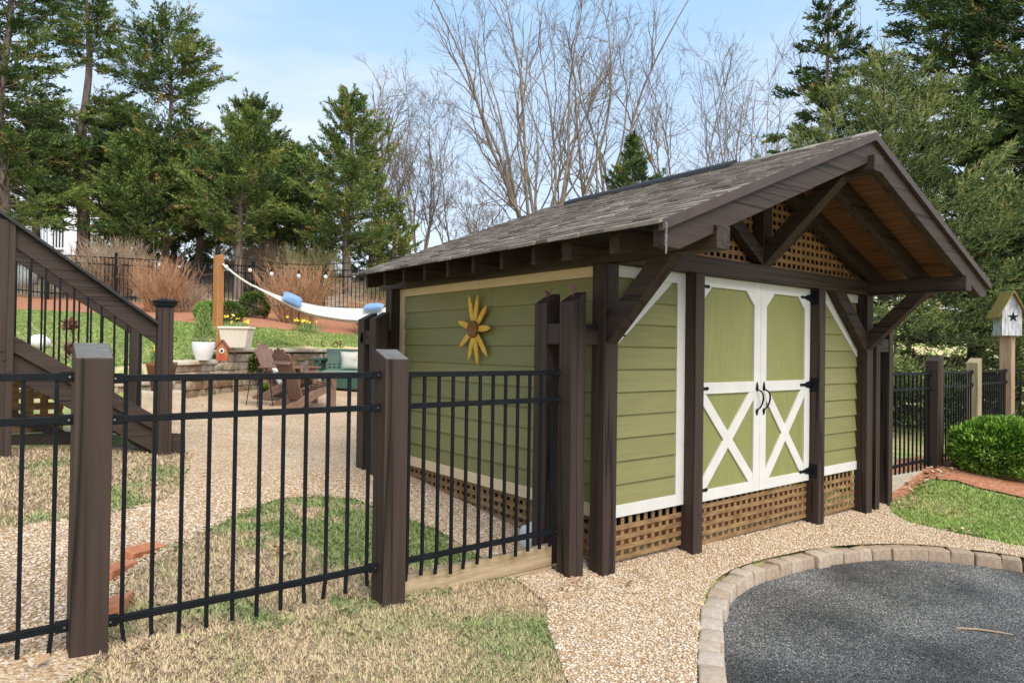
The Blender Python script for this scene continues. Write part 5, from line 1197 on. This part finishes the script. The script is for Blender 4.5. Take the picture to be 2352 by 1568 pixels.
def twiggy(label, px, py, D, hgt, fan, n, seed, m, group='leafless shrubs along the far fence', twig=3, buds=None):
    rg = np.random.default_rng(seed); c = at(px, py, D); c[2] = float(H(c[0], c[1])); t = thing('leafless_shrub', label, 'shrub', c, 0, group); sg_ = Segs()
    for _ in range(n):
        a = rg.random()*6.283; r = math.sqrt(rg.random()); d = np.array([math.cos(a)*r*fan, math.sin(a)*r*fan, 1.]); L = hgt*(.45+.57*rg.random())
        pts, dd = wander(rg, c+np.array([math.cos(a)*r*.34, math.sin(a)*r*.34, 0])+rg.normal(0, .05, 3)*[1, 1, 0], d, L, 5, .13, .02); sg_.path(pts, .008, .003)
        for k in range(twig):
            i = 2+rg.integers(0, 3); q, d2 = wander(rg, pts[i], (pts[i+1]-pts[i])/np.linalg.norm(pts[i+1]-pts[i])+rg.normal(0, .35, 3), L*.28, 2, .1, .02); sg_.path(q, .005, .003)
    sg_.mesh('stems', m, t, 3); return t
TAN = mat('tan_stems', (.36, .25, .17), .9, (.50, .38, .27), 4); ORG = mat('rusty_stems', (.40, .21, .11), .9, (.58, .34, .20), 4)
twiggy('rusty orange leafless bush with upright canes behind the stair newel', 372, 690, 18.2, 1.55, .42, 330, 501, ORG)
twiggy('wide tan leafless bush behind the stair rail', 262, 690, 20.6, 1.95, .40, 420, 502, TAN, twig=5)
twiggy('tan leafless bush under the tall left evergreen', 180, 690, 20.8, 1.5, .42, 260, 503, TAN, twig=5)
twiggy('rusty leafless bush directly behind the hammock', 683, 728, 17.4, 1.65, .40, 420, 504, ORG)
twiggy('rusty leafless bush half hidden by the shed eave', 860, 728, 18.4, 1.15, .5, 260, 505, ORG)
twiggy('short tan bush at the foot of the rusty newel bush', 420, 705, 18.6, .9, .5, 220, 506, TAN)
GRD = mat('greening_stems', (.20, .19, .08), .9, (.33, .30, .14), 4)
twiggy('greenish leafless thicket beyond the fence right of the cedar', 915, 640, 25, 2.2, .5, 380, 507, GRD, twig=6)
twiggy('greenish leafless thicket beyond the fence behind the rusty bush', 720, 650, 22.5, 1.8, .5, 320, 508, GRD, twig=6)
twiggy('grey leafless thicket beyond the fence behind the pale leaning trunk', 600, 655, 24, 1.9, .55, 320, 509, TAN, twig=6)
for i, (lb, px, py, D, n, nf) in enumerate([('yellow daffodil clump in the mulch under the hammock', 686, 745, 15.6, 46, 9), ('dense pale daffodil clump nearest the lawn edge', 708, 766, 15.0, 70, 16), ('single orange yellow daffodils at the edge of the mulch', 684, 763, 15.1, 14, 4)]):
    c = ground_at(px, py); c[2] += .02; t = thing('daffodil_clump', lb, 'flowers', c, 0, 'daffodils in the mulch bed'); daffs(t, c, n, .30, .10 if i != 1 else .13, 600+i, nf)
c = at(627, 900, 12.9); c[2] = float(H(c[0], c[1]))+.01
globe('ground_cover_plant', 'bright lime green low plant at the foot of the stone wall', at(630, 0, 12.9)*0+np.array([*c[:2], c[2]]), .20, .09, 1400, 620, SHR, (.05, .03))
c = at(578, 868, 12.9); c[2] = .95
globe('ivy_clump', 'dark green leafy clump beside the farther chair on the wall', c+np.array([.15, .05, .2]), 0.15, .2, 900, 621, BOX, (.06, .045))
# dried hydrangea and white rock behind the stairs
c = at(165, 852, 10.6); c[2] = float(H(c[0], c[1]))
hy = thing('hydrangea', 'dried hydrangea with brown flower heads behind the stair balusters', 'shrub', c); sg_ = Segs(); rg = np.random.default_rng(9)
DRY = mat('dried_petals', (.16, .07, .045), .9, (.28, .14, .09), 20)
for px, py in ((159, 746), (163, 800), (130, 770), (60, 730), (70, 790)):
    p = at(px, py, 10.6+rg.normal(0, .2)); sg_.path([c+rg.normal(0, .05, 3)*[1, 1, 0], (c+p)/2+rg.normal(0, .06, 3), p], .008, .005)
    if px > 135:
        V, F_ = leafquads(p+rg.normal(0, .032, (150, 3)), rg.normal(0, 1, (150, 3)), .075, .06, rg); npmesh('dried_flower_head', V, F_, DRY, hy)
sg_.mesh('stems', TAN, hy)
def rock(label, c, s_, m, seed, name='boulder'):
    bm = bmesh.new(); bmesh.ops.create_icosphere(bm, subdivisions=3, radius=1); rg = np.random.default_rng(seed)
    k = rg.normal(size=(7, 3)); 
    for v in bm.verts:
        f = 1+.09*sum(math.sin(v.co.dot(Vector(q))*2.2) for q in k)/2; v.co = Vector((v.co.x*s_[0]*f, v.co.y*s_[1]*f, v.co.z*s_[2]*f))
    me = bpy.data.meshes.new(name); bm.to_mesh(me); bm.free(); me.materials.append(m); me.polygons.foreach_set('use_smooth', [True]*len(me.polygons))
    o = bpy.data.objects.new(name, me); COL.objects.link(o); o.location = tuple(c); return tag(o, label, 'rock')
WR = mat('white_quartz', (.62, .60, .58), .8, (.78, .77, .76), 6, bump=.5)
c = at(92, 757, 11.5); c[2] = float(H(c[0], c[1]))+.12; rock('pale white boulder on the lawn seen through the balusters', c, (.17, .15, .13), WR, 1)
c = at(45, 655, 22); rock('grey white boulder beyond the far fence at the left', np.array([c[0], c[1], float(H(c[0], c[1]))+.2]), (.5, .4, .4), WR, 2)
c = np.array([-.06, .75, .12]); rock('pale rough stone between the gate post and the shed corner post', c, (.08, .12, .16), WR, 3)
# bricks half sunk by the path
for i, (x, y, r, lb) in enumerate([(-2.76, 1.42, .72, 'terracotta brick edging the gravel path, farther of two'), (-2.95, 1.13, .95, 'terracotta brick edging the gravel path, nearer of two'), (-3.02, .62, 1.2, 'terracotta brick half hidden behind the nearest fence post')]):
    o = build(MB().box(-.15, .15, -.05, .05, -.06, .035), 'edging_brick', BRICK, None, False, .006); o.location = (x, y, float(H(x, y))+.02); o.rotation_euler = (.25-.2*i, .1, r); tag(o, lb, 'brick', 'bricks edging the path')
o = build(MB().tube([(-.16, 0, .006), (-.03, .01, .008), (.10, -.004, .007), (.17, -.02, .006)], [.005, .006, .005, .003], 6), 'twig', TAN, None, False); c = at(2200, 1500, 4.1); q = (1.75, -1.85)
o.location = (q[0], q[1], float(H(*q))-.086); o.rotation_euler = (0, 0, -.9); tag(o, 'bent dry twig lying on the asphalt driveway', 'twig')
# dry leaves
def leaves(pts, label, n_, spread, seed):
    rg = np.random.default_rng(seed); V, F_ = [], []
    for k in range(n_):
        x, y = pts[rg.integers(len(pts))]; x += rg.normal(0, spread); y += rg.normal(0, spread*.7); z = float(H(x, y))+.035+.02*rg.random(); s_ = .018+.02*rg.random(); a = rg.random()*6.28; tl_ = rg.normal(0, .35, 2)
        sh = [(-1, 0), (-.3, -.45), (.5, -.35), (1, 0), (.4, .4), (-.4, .42)]; b0 = len(V)
        for u, v in sh:
            X_ = (u*math.cos(a)-v*math.sin(a))*s_; Y_ = (u*math.sin(a)+v*math.cos(a))*s_; V.append((x+X_, y+Y_, z+X_*tl_[0]+Y_*tl_[1]+.3*s_*abs(v)))
        F_ += [(b0, b0+1, b0+4, b0+5), (b0+1, b0+2, b0+3, b0+4)]
    o = npmesh('dry_leaves', V, F_, LEAF, tint=np.repeat(rg.random(n_), 2)); structure(o, 'stuff', label)
LEAF = mat('dry_leaf', (0, 0, 0), .85, tint=[(0, (.20, .10, .055)), (.5, (.42, .27, .16)), (1, (.58, .44, .30))])
leaves([(6.0, .0), (6.3, .05), (6.6, -.1), (7.0, -.2), (5.6, .02), (5.2, .0), (4.95, -.1), (6.8, .1)], 'drift of dry brown leaves along the right fence and timber', 170, .13, 1)
leaves([(3.0, -.1), (1.1, -.05), (.1, -.2), (-.4, -.05), (-.6, -.15), (4.4, -.3), (4.3, -.9), (-3.3, -.1), (-3.5, .2), (-2.3, -.6), (-.9, 1.2), (-1.9, 1.2), (-1.1, 7.6), (-.6, 8.3)], 'scattered dry leaves on gravel and lawn', 90, .14, 2)
# leafy hillside behind the fence
lit = [at(px, 700, D)[:2] for px, D in [(-250, 21.2), (40, 20.4), (460, 20.4), (645, 20.6), (960, 21.6), (1300, 23), (1700, 24), (1900, 60), (800, 60), (-300, 60)]]
sheet('hillside', lit, mat('leaf_litter', (.22, .15, .10), .95, (.42, .32, .23), 5, (1, 1, 1), .8, 30, detail=9, mixpos=(.35, .65)), .03, H, .9, 0, 'leaf-strewn wooded slope beyond the far fence')

# ------------------------------------------------------------------ neighbour's house
c = at(128, 600, 46); zc = 1.669+(788.5-600)*46/FOC; U = 46/FOC
hs_ = thing('white_house', 'white neighbouring house with a railed porch glimpsed under the evergreens', 'house', (c[0], c[1], zc), -YAW)
HW = mat('white_clapboard', (.72, .73, .75), .7, (.78, .79, .81), 3); DKG = mat('dark_window', (.03, .035, .04), .2); GRR = mat('grey_roof', (.12, .12, .13), .9, (.17, .17, .18), 6)
hB_ = lambda mb, n, m=HW, p=None: build(mb, n, m, p or hs_, False)
Xp = lambda px: (px-128)*U; Zp = lambda py: (600-py)*U
hB_(MB().box(Xp(-60), Xp(206), 0, 7, Zp(760), Zp(580)), 'foundation_wall')
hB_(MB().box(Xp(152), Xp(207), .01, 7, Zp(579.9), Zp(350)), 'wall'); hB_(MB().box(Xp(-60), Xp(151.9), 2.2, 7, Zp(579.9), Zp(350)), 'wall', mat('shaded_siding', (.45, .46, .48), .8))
for a, b_ in ((60, 95), (112, 140)): hB_(MB().box(Xp(a), Xp(b_), 2.12, 2.19, Zp(570), Zp(480)), 'window', DKG)
rl = hB_(MB().box(Xp(-60), Xp(151), .05, .15, Zp(523), Zp(519)).box(Xp(-60), Xp(151), .05, .15, Zp(573), Zp(569)), 'porch_rail')
mb = MB(); px = -58
while px < 150: mb.box(Xp(px), Xp(px+2.2), .07, .13, Zp(568.9), Zp(523.1)); px += 7.2
hB_(mb, 'porch_balusters', HW, rl)
for px in (45, 113, 149): hB_(MB().box(Xp(px-3), Xp(px+3), .0, .2, Zp(579.8), Zp(400)), 'porch_column')
hB_(MB().box(Xp(-80), Xp(225), -.6, 7.6, Zp(349.5), Zp(340)), 'roof', GRR)
